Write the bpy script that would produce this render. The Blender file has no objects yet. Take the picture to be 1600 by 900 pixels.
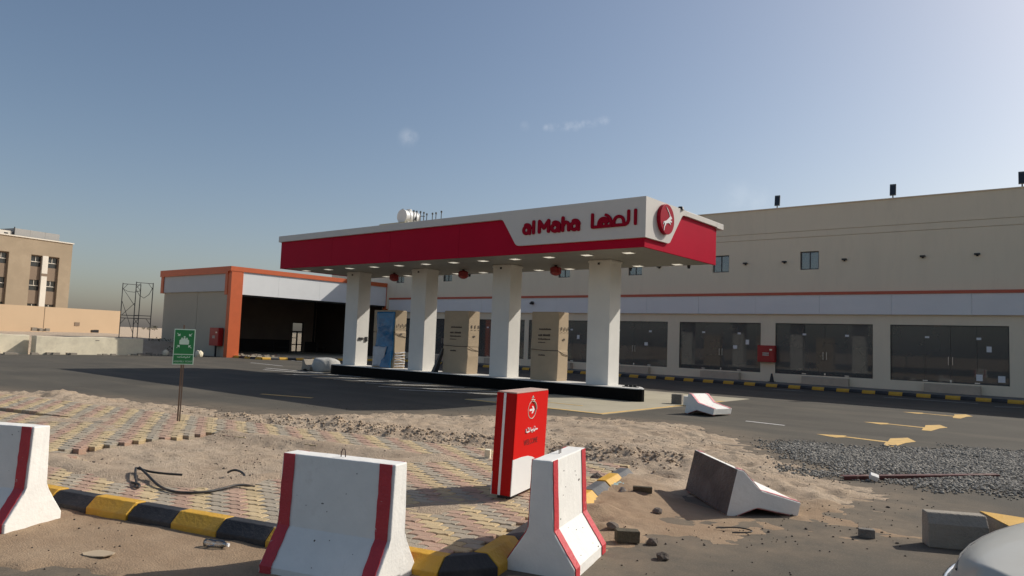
import bpy, bmesh, math, random
import numpy as np
from mathutils import Vector, Matrix, Euler
random.seed(7)
RNG = np.random.default_rng(11)
SC = bpy.context.scene
COL = SC.collection

# ------------------------------------------------------------------ camera
cd = bpy.data.cameras.new("camera")
cd.sensor_width = 36.0
cd.lens = 1117.09 / 1600 * 36
cd.clip_start, cd.clip_end = 0.05, 9000
cam = bpy.data.objects.new("camera", cd)
COL.objects.link(cam)
_r, _u, _f = (0.7768, 0.6286, 0.0372), (0.0177, -0.0809, 0.9966), (-0.6294, 0.7735, 0.074)
_m = Matrix(((_r[0], _u[0], -_f[0]), (_r[1], _u[1], -_f[1]), (_r[2], _u[2], -_f[2])))
cam.matrix_world = Matrix.Translation((0, 0, 1.6)) @ _m.to_quaternion().to_matrix().to_4x4()
SC.camera = cam

# ------------------------------------------------------------------ sky, sun, exposure
SUN = Vector((0.6, 1.2, 1.0)).normalized()
EL, AZ = math.asin(SUN.z), math.atan2(SUN.x, SUN.y)
world = bpy.data.worlds.new("World")
SC.world = world
world.use_nodes = True
wn, wl = world.node_tree.nodes, world.node_tree.links
for n in list(wn): wn.remove(n)
sky = wn.new("ShaderNodeTexSky")
sky.sky_type = 'NISHITA'
sky.sun_disc = False
sky.sun_elevation = EL
sky.sun_rotation = AZ
sky.altitude = 0
sky.air_density, sky.dust_density, sky.ozone_density = 1.0, 1.85, 0.75
bg = wn.new("ShaderNodeBackground")
bg.inputs['Strength'].default_value = 0.10
wo = wn.new("ShaderNodeOutputWorld")
tc = wn.new("ShaderNodeTexCoord")
cn = wn.new("ShaderNodeTexNoise")
cn.inputs['Scale'].default_value = 42; cn.inputs['Detail'].default_value = 9; cn.inputs['Roughness'].default_value = .65
wl.new(tc.outputs['Generated'], cn.inputs['Vector'])
acc = None
_cl = [((-.716, .644, .2695), .017, .55), ((-.711, .648, .2705), .012, .5), ((-.5963, .7474, .2929), .009, .35), ((-.3598, .9111, .201), .03, .25), ((-.34, .92, .198), .025, .22)]
for k in range(15):
    q = k/14; v_ = Vector((-.573, .7655, .2918)).lerp(Vector((-.5068, .8081, .2985)), q); v_.z += random.uniform(-.0012, .0012)+.003*max(0, q-.8)*5
    _cl.append((v_.normalized()[:], random.uniform(.006, .0105), random.uniform(.35, .75)))
for c, rad, amp in _cl:
    d = wn.new("ShaderNodeVectorMath"); d.operation = 'DISTANCE'
    wl.new(tc.outputs['Generated'], d.inputs[0]); d.inputs[1].default_value = c
    mr = wn.new("ShaderNodeMapRange"); mr.interpolation_type = 'SMOOTHSTEP'
    wl.new(d.outputs['Value'], mr.inputs['Value'])
    mr.inputs['From Min'].default_value, mr.inputs['From Max'].default_value = rad, 0.0
    mr.inputs['To Min'].default_value, mr.inputs['To Max'].default_value = 0.0, amp
    if acc is None: acc = mr.outputs[0]
    else:
        mx = wn.new("ShaderNodeMath"); mx.operation = 'MAXIMUM'
        wl.new(acc, mx.inputs[0]); wl.new(mr.outputs[0], mx.inputs[1]); acc = mx.outputs[0]
mm = wn.new("ShaderNodeMapRange"); wl.new(cn.outputs['Fac'], mm.inputs['Value'])
mm.inputs['From Min'].default_value, mm.inputs['From Max'].default_value = .34, .60
mu = wn.new("ShaderNodeMath"); mu.operation = 'MULTIPLY'; wl.new(acc, mu.inputs[0]); wl.new(mm.outputs[0], mu.inputs[1])
cw = wn.new("ShaderNodeVectorMath"); cw.operation = 'SCALE'; cw.inputs[0].default_value = (2.3, 2.05, 1.7); wl.new(mu.outputs[0], cw.inputs['Scale'])
vs = wn.new("ShaderNodeVectorMath"); vs.operation = 'ADD'
wl.new(sky.outputs[0], vs.inputs[0]); wl.new(cw.outputs[0], vs.inputs[1])
# pale dust haze hanging low all round the horizon
sx_ = wn.new("ShaderNodeSeparateXYZ"); wl.new(tc.outputs['Generated'], sx_.inputs[0])
hz = wn.new("ShaderNodeMapRange"); hz.interpolation_type = 'SMOOTHERSTEP'; wl.new(sx_.outputs['Z'], hz.inputs['Value'])
hz.inputs['From Min'].default_value, hz.inputs['From Max'].default_value = .34, -.06
hv = wn.new("ShaderNodeVectorMath"); hv.operation = 'SCALE'; hv.inputs[0].default_value = (.12, .02, .16); wl.new(hz.outputs[0], hv.inputs['Scale'])
ha = wn.new("ShaderNodeVectorMath"); ha.operation = 'ADD'; wl.new(vs.outputs[0], ha.inputs[0]); wl.new(hv.outputs[0], ha.inputs[1])
wl.new(ha.outputs[0], bg.inputs['Color']); wl.new(bg.outputs[0], wo.inputs[0])
sd_ = bpy.data.lights.new("sun", 'SUN'); sd_.energy = 4.1; sd_.angle = math.radians(0.5); sd_.color = (1.0, 0.95, 0.87)
so = bpy.data.objects.new("sun", sd_); COL.objects.link(so)
so.rotation_euler = SUN.to_track_quat('Z', 'Y').to_euler(); so.location = (20, 40, 60)
SC.view_settings.view_transform = 'Standard'; SC.view_settings.look = 'None'
SC.view_settings.exposure = 0.0; SC.view_settings.gamma = 1.0; SC.view_settings.use_curve_mapping = False
SC.cycles.max_bounces = 6; SC.cycles.transparent_max_bounces = 12

# ------------------------------------------------------------------ helpers
def tag(o, label=None, cat=None, group=None, kind=None):
    if label: o['label'] = label
    if cat: o['category'] = cat
    if group: o['group'] = group
    if kind: o['kind'] = kind
    return o

def empty(name, loc=(0, 0, 0), rot=(0, 0, 0), parent=None):
    o = bpy.data.objects.new(name, None); COL.objects.link(o)
    o.location = loc; o.rotation_euler = rot; o.empty_display_size = .2
    if parent: o.parent = parent
    return o

class MB:
    def __init__(s): s.v, s.f, s.m = [], [], []
    def add(s, vs, fs, m=0):
        b = len(s.v); s.v += [tuple(p) for p in vs]
        for f in fs: s.f.append(tuple(b + i for i in f)); s.m.append(m)
        return s
    def box(s, a, b, m=0):
        x0, y0, z0 = a; x1, y1, z1 = b
        return s.add([(x0,y0,z0),(x1,y0,z0),(x1,y1,z0),(x0,y1,z0),(x0,y0,z1),(x1,y0,z1),(x1,y1,z1),(x0,y1,z1)],
                     [(0,3,2,1),(4,5,6,7),(0,1,5,4),(1,2,6,5),(2,3,7,6),(3,0,4,7)], m)
    def extr(s, poly, fn, d0, d1, m=0):
        """extrude a ccw 2-D polygon between depth d0 and d1; fn(u, v, d) -> xyz"""
        n = len(poly)
        vs = [fn(u, v, d0) for u, v in poly] + [fn(u, v, d1) for u, v in poly]
        return s.add(vs, [tuple(range(n))[::-1], tuple(range(n, 2*n))] + [(i, (i+1) % n, n+(i+1) % n, n+i) for i in range(n)], m)
    def tube(s, pts, r, n=8, m=0, caps=True):
        pts = [Vector(p) for p in pts]; rs = r if isinstance(r, (list, tuple)) else [r]*len(pts)
        b = len(s.v); up = None
        for i, p in enumerate(pts):
            t = (pts[min(i+1, len(pts)-1)] - pts[max(i-1, 0)]).normalized()
            if up is None: up = t.orthogonal().normalized()
            up = (up - t*up.dot(t)).normalized(); w = t.cross(up)
            for k in range(n):
                a = 2*math.pi*k/n
                s.v.append(tuple(p + (up*math.cos(a) + w*math.sin(a))*rs[i]))
        for i in range(len(pts)-1):
            for k in range(n):
                k2 = (k+1) % n
                s.f.append((b+i*n+k, b+i*n+k2, b+(i+1)*n+k2, b+(i+1)*n+k)); s.m.append(m)
        if caps:
            s.f.append(tuple(b+k for k in range(n))[::-1]); s.m.append(m)
            e = b+(len(pts)-1)*n
            s.f.append(tuple(e+k for k in range(n))); s.m.append(m)
        return s
    def mesh(s, name, mats, smooth=False):
        me = bpy.data.meshes.new(name); me.from_pydata(s.v, [], s.f)
        for m in (mats if isinstance(mats, (list, tuple)) else [mats]): me.materials.append(m)
        me.polygons.foreach_set("material_index", s.m)
        bm = bmesh.new(); bm.from_mesh(me); bmesh.ops.recalc_face_normals(bm, faces=bm.faces[:]); bm.to_mesh(me); bm.free()
        if smooth: me.polygons.foreach_set("use_smooth", [True]*len(me.polygons))
        return me
    def build(s, name, mats, parent=None, bevel=0, seg=2, smooth=False):
        o = bpy.data.objects.new(name, s.mesh(name, mats, smooth)); COL.objects.link(o)
        if parent: o.parent = parent
        if bevel:
            b = o.modifiers.new("edge", 'BEVEL'); b.width = bevel; b.segments = seg; b.limit_method = 'ANGLE'; b.angle_limit = math.radians(35)
        return o

def inst(name, mesh, parent=None, loc=(0,0,0), rot=(0,0,0), scale=None):
    o = bpy.data.objects.new(name, mesh); COL.objects.link(o)
    if parent: o.parent = parent
    o.location = loc; o.rotation_euler = rot
    if scale: o.scale = scale
    return o

def holed(mb, u0, u1, v0, v1, holes, fn, th, m=0):
    """a wall sheet with real openings: front at d=0, back at d=th"""
    us = sorted({u0, u1} | {h[i] for h in holes for i in (0, 1) if u0 < h[i] < u1})
    vs = sorted({v0, v1} | {h[i] for h in holes for i in (2, 3) if v0 < h[i] < v1})
    def solid(i, j):
        if not (0 <= i < len(us)-1 and 0 <= j < len(vs)-1): return False
        uc, vc = (us[i]+us[i+1])/2, (vs[j]+vs[j+1])/2
        return not any(h[0] < uc < h[1] and h[2] < vc < h[3] for h in holes)
    for i in range(len(us)-1):
        for j in range(len(vs)-1):
            if not solid(i, j): continue
            a, b, c, d = us[i], us[i+1], vs[j], vs[j+1]
            mb.add([fn(a,c,0), fn(b,c,0), fn(b,d,0), fn(a,d,0)], [(0,1,2,3)], m)
            mb.add([fn(a,c,th), fn(b,c,th), fn(b,d,th), fn(a,d,th)], [(3,2,1,0)], m)
            for (p, q, ok) in (((a,c),(b,c),solid(i,j-1)), ((b,c),(b,d),solid(i+1,j)), ((b,d),(a,d),solid(i,j+1)), ((a,d),(a,c),solid(i-1,j))):
                if not ok: mb.add([fn(*p,0), fn(*p,th), fn(*q,th), fn(*q,0)], [(0,1,2,3)], m)
    return mb

_sk = [0]
def strokes(mb, lines, w, fn, d0, d1, m=0):
    """fat 2-D strokes as raised lettering; every stroke a hair prouder than the last so that no faces coincide"""
    for k, L in enumerate(lines):
        ww = w
        if isinstance(L, tuple) and isinstance(L[0], (int, float)): ww, L = L
        for i in range(len(L)-1):
            a, b = Vector(L[i]), Vector(L[i+1]); _sk[0] += 1
            t = (b-a); 
            if t.length < 1e-6: continue
            t.normalize(); nrm = Vector((-t.y, t.x))*ww/2; e = t*ww*.38
            a2, b2 = a-e, b+e; c = e*.0
            poly = [a2+nrm*.6, a2-nrm*.6, a-nrm, b-nrm, b2-nrm*.6, b2+nrm*.6, b+nrm, a+nrm]
            mb.extr([(p.x, p.y) for p in poly], fn, d0, d1 + math.copysign(.00023*(_sk[0] % 61), d1-d0), m)
    return mb

# ------------------------------------------------------------------ materials
def mat(name, col, rough=.75, var=.12, scale=6, bump=0.0, bscale=60, metal=0.0, dirt=None, dscale=2.0, damt=.5, spec=None, tint=0, stretch=None, coat=0, dlo=.48, dhi=.72):
    m = bpy.data.materials.new(name); m.use_nodes = True
    nt = m.node_tree; N, L = nt.nodes, nt.links
    b = N["Principled BSDF"]
    b.inputs['Roughness'].default_value = rough; b.inputs['Metallic'].default_value = metal
    if spec is not None: b.inputs['Specular IOR Level'].default_value = spec
    if coat: b.inputs['Coat Weight'].default_value = coat; b.inputs['Coat Roughness'].default_value = .05
    t = N.new("ShaderNodeTexCoord"); vec = t.outputs['Object']
    if stretch:
        mp = N.new("ShaderNodeMapping"); mp.inputs['Scale'].default_value = stretch
        L.new(vec, mp.inputs['Vector']); vec = mp.outputs[0]
    n = N.new("ShaderNodeTexNoise"); n.inputs['Scale'].default_value = scale; n.inputs['Detail'].default_value = 7; n.inputs['Roughness'].default_value = .62
    L.new(vec, n.inputs['Vector'])
    r = N.new("ShaderNodeMapRange"); L.new(n.outputs['Fac'], r.inputs['Value'])
    r.inputs['From Min'].default_value, r.inputs['From Max'].default_value = .3, .7
    r.inputs['To Min'].default_value, r.inputs['To Max'].default_value = 1-var, 1+var
    mx = N.new("ShaderNodeVectorMath"); mx.operation = 'SCALE'; mx.inputs[0].default_value = col
    L.new(r.outputs[0], mx.inputs['Scale']); out = mx.outputs[0]
    if dirt:
        n2 = N.new("ShaderNodeTexNoise"); n2.inputs['Scale'].default_value = dscale; n2.inputs['Detail'].default_value = 8; n2.inputs['Roughness'].default_value = .7
        L.new(vec, n2.inputs['Vector'])
        r2 = N.new("ShaderNodeMapRange"); r2.interpolation_type = 'SMOOTHSTEP'; L.new(n2.outputs['Fac'], r2.inputs['Value'])
        r2.inputs['From Min'].default_value, r2.inputs['From Max'].default_value = dlo, dhi
        r2.inputs['To Max'].default_value = damt
        mc = N.new("ShaderNodeMix"); mc.data_type = 'RGBA'
        L.new(r2.outputs[0], mc.inputs['Factor']); L.new(out, mc.inputs['A']); mc.inputs['B'].default_value = (*dirt, 1); out = mc.outputs['Result']
    if tint:
        oi = N.new("ShaderNodeObjectInfo"); r3 = N.new("ShaderNodeMapRange"); L.new(oi.outputs['Random'], r3.inputs['Value'])
        r3.inputs['To Min'].default_value, r3.inputs['To Max'].default_value = 1-tint, 1+tint
        sc = N.new("ShaderNodeVectorMath"); sc.operation = 'SCALE'; L.new(out, sc.inputs[0]); L.new(r3.outputs[0], sc.inputs['Scale']); out = sc.outputs[0]
    L.new(out, b.inputs['Base Color'])
    if bump:
        n3 = N.new("ShaderNodeTexNoise"); n3.inputs['Scale'].default_value = bscale; n3.inputs['Detail'].default_value = 6
        L.new(vec, n3.inputs['Vector'])
        bp = N.new("ShaderNodeBump"); bp.inputs['Strength'].default_value = bump; bp.inputs['Distance'].default_value = .02
        L.new(n3.outputs['Fac'], bp.inputs['Height']); L.new(bp.outputs[0], b.inputs['Normal'])
    return m

M = {}
M['white_conc'] = mat("white_painted_concrete", (.80,.775,.715), .8, .05, 5, .14, 45, dirt=(.44,.39,.32), dscale=4.5, damt=.5, dlo=.56, dhi=.80)
M['red_paint'] = mat("red_barrier_paint", (.52,.035,.045), .55, .12, 8, .3, 45, dirt=(.62,.55,.50), dscale=10, damt=.9, dlo=.66, dhi=.69)
M['pink_paint'] = mat("faded_pink_paint", (.70,.24,.25), .7, .12, 8, .3, 45, dirt=(.74,.6,.58), dscale=8, damt=.8, dlo=.55, dhi=.62)
M['raw_conc'] = mat("rough_dark_concrete", (.12,.102,.086), .95, .3, 4, .9, 30, dirt=(.2,.18,.16), dscale=3, damt=.6)
M['conc'] = mat("grey_concrete", (.31,.27,.215), .9, .12, 5, .5, 40, dirt=(.17,.15,.13), dscale=3, damt=.5)
M['pale_conc'] = mat("pale_concrete", (.80,.71,.52), .9, .1, 2, .5, 25, dirt=(.55,.475,.345), dscale=1.4, damt=.5)
M['apron'] = mat("concrete_apron", (.40,.355,.255), .9, .1, .8, .3, 30, dirt=(.30,.265,.195), dscale=.9, damt=.6)
M['rebar'] = mat("rusty_steel", (.09,.055,.04), .7, .3, 30)
M['white_panel'] = mat("white_cladding", (.81,.81,.79), .35, .025, 1.5)
M['cream_panel'] = mat("cream_fascia", (.64,.60,.54), .45, .03, 1.2)
M['red_panel'] = mat("crimson_fascia", (.46,.006,.03), .5, .04, 1.2, spec=.06)
M['letter'] = mat("crimson_letters", (.33,.004,.02), .6, .05, 3, spec=.08)
M['emblem_white'] = mat("white_acrylic", (.8,.79,.77), .4, .02, 3)
M['disc_red'] = mat("crimson_disc", (.36,.008,.025), .5, .05, 3, spec=.1)
M['soffit'] = mat("metal_soffit", (.30,.285,.25), .45, .05, 2, stretch=(1,.2,1))
M['col_white'] = mat("white_column_paint", (.75,.725,.665), .65, .04, 2, .08, 50)
M['black_kerb'] = mat("black_island_cladding", (.006,.006,.006), .6, .2, 4, spec=.05)
M['island_top'] = mat("white_island_top", (.60,.58,.54), .7, .08, 3)
M['beige_wall'] = mat("beige_render", (.82,.70,.515), .9, .06, .9, .12, 80, dirt=(.68,.575,.42), dscale=.9, damt=.55, stretch=(1,1,.22))
M['grey_fascia'] = mat("pale_grey_cladding", (.76,.74,.71), .5, .03, .6)
M['stripe_red'] = mat("orange_red_stripe", (.52,.105,.05), .5, .06, 2)
M['orange'] = mat("orange_cladding", (.62,.125,.035), .5, .06, 2)
M['glass_frame'] = mat("dark_aluminium", (.06,.06,.06), .4, .1, 5, metal=.5)
M['steel'] = mat("brushed_steel", (.55,.55,.55), .3, .1, 20, metal=1)
M['paper'] = mat("white_paper", (.75,.74,.72), .8, .12, 30)
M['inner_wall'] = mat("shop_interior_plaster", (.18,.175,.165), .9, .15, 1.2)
M['step_tile'] = mat("brown_step_tile", (.52,.42,.31), .7, .12, 3)
M['pavement'] = mat("grey_footway", (.20,.18,.15), .9, .15, 2, .3, 30)
M['yellow'] = mat("yellow_kerb_paint", (.60,.33,.028), .6, .1, 5, .3, 40, dirt=(.40,.27,.10), dscale=4, damt=.25)
M['black'] = mat("black_kerb_paint", (.022,.022,.024), .65, .25, 5, .3, 40, dirt=(.12,.105,.09), dscale=3.5, damt=.3)
M['old_black'] = mat("weathered_black_kerb_paint", (.085,.088,.092), .75, .2, 5, .3, 40, dirt=(.16,.14,.12), dscale=3.5, damt=.5)
M['road_yellow'] = mat("yellow_road_paint", (.66,.42,.13), .8, .18, 6, .2, 60, dirt=(.22,.19,.15), dscale=5, damt=.45)
M['road_white'] = mat("white_road_paint", (.62,.60,.56), .8, .12, 5, dirt=(.25,.23,.2), dscale=3, damt=.5)
M['totem_red'] = mat("bright_red_gloss", (.64,.006,.004), .45, .04, 3, spec=.15)
M['totem_shade'] = mat("shaded_red_gloss", (.42,.006,.006), .45, .06, 3, spec=.12)  # totem red darkened: shade painted into the cabinet sides
M['dusty_top'] = mat("dusty_red_top", (.48,.33,.27), .9, .15, 14)
M['dark_text'] = mat("dark_lettering", (.16,.012,.010), .6, .05, 5)
M['sign_green'] = mat("safety_green", (.01,.19,.052), .4, .08, 4)
M['sign_white'] = mat("sign_pale_print", (.55,.72,.60), .5, .05, 6)
M['wood'] = mat("weathered_post", (.19,.125,.085), .85, .25, 12, .3, 60, stretch=(1,1,.15))
M['card'] = mat("brown_cardboard", (.46,.355,.235), .85, .06, 2.5, .08, 30, dirt=(.38,.30,.21), dscale=2, damt=.5)
M['print'] = mat("dark_carton_print", (.085,.065,.05), .8, .2, 20)
M['blue_film'] = mat("blue_plastic_film", (.022,.15,.31), .22, .18, 4, .5, 9)
M['white_film'] = mat("torn_white_film", (.52,.53,.55), .4, .1, 5, .6, 14)
M['cab_red'] = mat("fire_cabinet_red", (.38,.014,.014), .4, .06, 3)
M['ext_red'] = mat("fire_module_red", (.25,.010,.012), .35, .05, 5)
M['dark'] = mat("dark_plastic", (.02,.02,.02), .5, .1, 5)
M['lamp_grey'] = mat("grey_lamp_housing", (.10,.11,.11), .5, .08, 8)
M['tank_white'] = mat("white_tank_panels", (.72,.71,.68), .5, .05, 3)
M['yellow_wall'] = mat("pale_yellow_render", (.46,.42,.29), .9, .06, 1)
M['tan_wall'] = mat("tan_render", (.34,.265,.18), .9, .07, .35, .1, 30, dirt=(.41,.325,.225), dscale=.35, damt=.6)
M['tan_dark'] = mat("brown_render", (.225,.165,.115), .9, .05, .6)
M['peach'] = mat("peach_render", (.55,.40,.255), .9, .03, .4)
M['far_white'] = mat("white_render", (.72,.66,.56), .9, .05, .5)
M['tin'] = mat("grey_roof_sheet", (.34,.33,.31), .7, .06, 2, stretch=(8,8,1))
M['dark_win'] = mat("dark_window_glass", (.025,.03,.035), .12, .1, 3)
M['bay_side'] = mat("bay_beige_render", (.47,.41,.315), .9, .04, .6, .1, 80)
M['bay_shade'] = mat("bay_shaded_cladding", (.46,.455,.445), .5, .03, .8)  # white fascia toned down to grey, shade of the bay side in its colour
M['bay_far'] = mat("shaded_bay_plaster", (.055,.044,.035), .9, .12, .8)  # bay plaster darkened, interior shade painted onto the inner side walls
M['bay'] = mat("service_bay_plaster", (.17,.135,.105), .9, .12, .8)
M['bay_dark'] = mat("dark_bay_lining", (.02,.018,.016), .8, .3, 1.5)  # near-black tone for the bay ceiling, dado and conduit
M['scaff'] = mat("dull_scaffold_steel", (.06,.057,.056), .6, .3, 10)
M['beam'] = mat("red_oxide_steel", (.085,.016,.013), .65, .25, 10, dirt=(.3,.22,.15), dscale=4, damt=.5)
M['cable'] = mat("black_rubber_cable", (.022,.021,.02), .6, .3, 20, dirt=(.16,.12,.085), dscale=6, damt=.7)
M['brick_dark'] = mat("dark_block", (.10,.085,.055), .95, .25, 14, .6, 60)
M['brick_grey'] = mat("grey_block", (.19,.17,.145), .95, .2, 14, .6, 60)
M['stone'] = mat("dark_stone", (.125,.10,.08), .95, .4, 3, .5, 60, tint=.3)
M['gravel'] = mat("grey_gravel", (.25,.228,.192), .9, .85, 22)
M['milky'] = mat("milky_plastic", (.66,.67,.67), .18, .25, 30)
M['tarp'] = mat("grey_fabric_sack", (.43,.42,.39), .85, .1, 4, .6, 12)
M['scrub'] = mat("dry_scrub", (.075,.075,.042), .95, .4, 3)
M['silver'] = mat("silver_car_paint", (.50,.48,.415), .45, .015, 2, metal=.1, coat=.15, dirt=(.44,.40,.33), dscale=2.5, damt=.5)
M['chrome'] = mat("bright_trim", (.75,.75,.75), .12, .02, 5, metal=1)
M['tyre'] = mat("tyre_rubber", (.018,.018,.018), .85, .2, 20)
M['lampglass'] = mat("headlamp_lens", (.6,.62,.64), .1, .05, 5, coat=.5)

def paver_mat(name, col):
    return mat(name, col, .92, .14, 26, .5, 120, dirt=(.45,.345,.235), dscale=1.9, damt=.68, tint=.11, dlo=.36, dhi=.74)
M['pav_y'] = paver_mat("yellow_paver", (.55,.415,.225))
M['pav_g'] = paver_mat("grey_paver", (.36,.31,.235))
M['pav_r'] = paver_mat("pink_red_paver", (.43,.27,.195))

def emit(name, col, s):
    m = bpy.data.materials.new(name); m.use_nodes = True; b = m.node_tree.nodes["Principled BSDF"]
    b.inputs['Base Color'].default_value = (*col, 1); b.inputs['Emission Color'].default_value = (*col, 1); b.inputs['Emission Strength'].default_value = s
    return m
M['led'] = emit("lit_led_panel", (1, .93, .78), .55)

def glass_mat(name, tint, refl=.16, dusty=0):
    m = bpy.data.materials.new(name); m.use_nodes = True; N, L = m.node_tree.nodes, m.node_tree.links
    for n in list(N): N.remove(n)
    o = N.new("ShaderNodeOutputMaterial"); t = N.new("ShaderNodeBsdfTransparent"); t.inputs[0].default_value = (*tint, 1)
    g = N.new("ShaderNodeBsdfGlossy"); g.inputs['Roughness'].default_value = .015; g.inputs['Color'].default_value = (.85,.86,.86,1)
    lw = N.new("ShaderNodeFresnel"); lw.inputs['IOR'].default_value = 1.5
    ad = N.new("ShaderNodeMath"); ad.operation = 'ADD'; ad.inputs[1].default_value = refl; L.new(lw.outputs[0], ad.inputs[0])
    mx = N.new("ShaderNodeMixShader"); L.new(ad.outputs[0], mx.inputs[0]); L.new(t.outputs[0], mx.inputs[1]); L.new(g.outputs[0], mx.inputs[2])
    if dusty:
        df = N.new("ShaderNodeBsdfDiffuse"); df.inputs[0].default_value = (.42,.40,.36,1); tcn = N.new("ShaderNodeTexCoord"); nz = N.new("ShaderNodeTexNoise"); nz.inputs['Scale'].default_value = .45; nz.inputs['Detail'].default_value = 4
        L.new(tcn.outputs['Object'], nz.inputs['Vector']); rr = N.new("ShaderNodeMapRange"); L.new(nz.outputs['Fac'], rr.inputs['Value']); rr.inputs['From Min'].default_value, rr.inputs['From Max'].default_value = .3, .7
        rr.inputs['To Min'].default_value, rr.inputs['To Max'].default_value = dusty*.8, dusty*1.2
        m2 = N.new("ShaderNodeMixShader"); L.new(rr.outputs[0], m2.inputs[0]); L.new(mx.outputs[0], m2.inputs[1]); L.new(df.outputs[0], m2.inputs[2]); mx = m2
    L.new(mx.outputs[0], o.inputs[0]); return m
M['glass'] = glass_mat("shop_glass", (.36,.38,.37), .0, .24)
M['clear_pane'] = glass_mat("clear_door_glass", (.78,.80,.80), .0)
M['clear'] = glass_mat("clear_bottle", (.80,.82,.82), .12)
M['glass2'] = glass_mat("upper_window_glass", (.75,.76,.76), .10, .12)

# ------------------------------------------------------------------ noise for the ground relief
def vnoise(x, y, seed=0):
    xi, yi = np.floor(x).astype(np.int64), np.floor(y).astype(np.int64); fx, fy = x-xi, y-yi
    def h(a, b):
        n = (a*374761393 + b*668265263 + seed*974711) & 0x7fffffff
        n = ((n ^ (n >> 13))*1274126177) & 0x7fffffff
        return ((n ^ (n >> 16)) & 0xffff)/65535.0
    u, v = fx*fx*(3-2*fx), fy*fy*(3-2*fy)
    return (h(xi,yi)*(1-u)+h(xi+1,yi)*u)*(1-v) + (h(xi,yi+1)*(1-u)+h(xi+1,yi+1)*u)*v
def fbm(x, y, sc, oc=4, seed=0):
    s, a, t = 0, 1, 0
    for o in range(oc):
        s = s + a*vnoise(x*sc*2**o, y*sc*2**o, seed+o*17); t += a; a *= .55
    return s/t
def sstep(e0, e1, x):
    t = np.clip((x-e0)/(e1-e0), 0, 1); return t*t*(3-2*t)
def sdist(px, py, poly):
    """signed distance, positive inside"""
    d = np.full(px.shape, 1e9); ins = np.zeros(px.shape, bool); n = len(poly)
    for i in range(n):
        x0, y0 = poly[i]; x1, y1 = poly[(i+1) % n]
        ex, ey = x1-x0, y1-y0; t = np.clip(((px-x0)*ex+(py-y0)*ey)/(ex*ex+ey*ey+1e-12), 0, 1)
        d = np.minimum(d, np.hypot(px-x0-t*ex, py-y0-t*ey))
        c = ((y0 > py) != (y1 > py)) & (px < (x1-x0)*(py-y0)/(y1-y0+1e-12)+x0); ins ^= c
    return np.where(ins, d, -d)

# paved island frame: a runs along the front kerb (to the right), b away from the camera
TH = math.radians(15.9); OX, OY = -3.035, 3.597
E1 = (math.cos(TH), math.sin(TH)); E2 = (-math.sin(TH), math.cos(TH))
def loc2w(a, b): return OX+a*E1[0]+b*E2[0], OY+a*E1[1]+b*E2[1]
def w2loc(x, y): return (x-OX)*E1[0]+(y-OY)*E1[1], (x-OX)*E2[0]+(y-OY)*E2[1]
PAV_Z = .12
PIT = [(-9.62,3.22),(-8.9,3.08),(-7.95,3.2),(-7.0,3.4),(-6.62,3.75),(-6.6,4.4),(-6.75,5.3),(-6.3,6.45),(-7.5,6.2),(-9.0,5.78),(-10.12,5.52),(-9.95,4.6),(-9.72,3.9)]
PIT2 = [(-16.5,4.0),(-14.9,4.18),(-12.95,4.66),(-12.4,4.62),(-13.2,4.3),(-15.0,3.7),(-17,3.3)]
SANDP = [(-30,2.4),(-24,4.3),(-19.73,5.56),(-18.49,6.1),(-17.52,6.6),(-16.01,7.1),(-15.03,7.45),(-12.96,7.95),(-12.3,8.4),(-11.7,9.3),(-10.96,10.9),(-9.6,12.2),(-8.54,13.4),
         (-7.66,13.6),(-6.56,13.9),(-5.37,13.2),(-4.56,12.4),(-4.1,11.5),(-3.4,10.7),(-2.75,9.9),(-2.0,9.7),(-1.54,9.1),(-1.7,8.3),(-1.75,7.6),(-1.2,7.3),(-2.0,6.5),(-2.75,5.6),
         (-2.95,4.75),(-3.2,3.0),(-4.1,2.25),(-4.75,2.0),(-5.3,1.75),(-5.85,1.45),(-6.4,1.15),(-7.5,.9),(-10,.3),(-14,-.6),(-30,-3)]
GRAV = [(-4.37,11.9),(-4.45,12.9),(-3.84,13.5),(-3.29,13.3),(-2.53,14.3),(-2.0,15.2),(-.98,15.5),(1.5,15.2),(3,13),(2.2,11.2),(.6,10.4),(-.66,10.3),(-1.42,9.95),(-1.9,10.15),(-2.6,9.85),(-3.2,9.75),(-3.5,10.1),(-2.95,10.5),(-3.7,11.1)]

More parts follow.
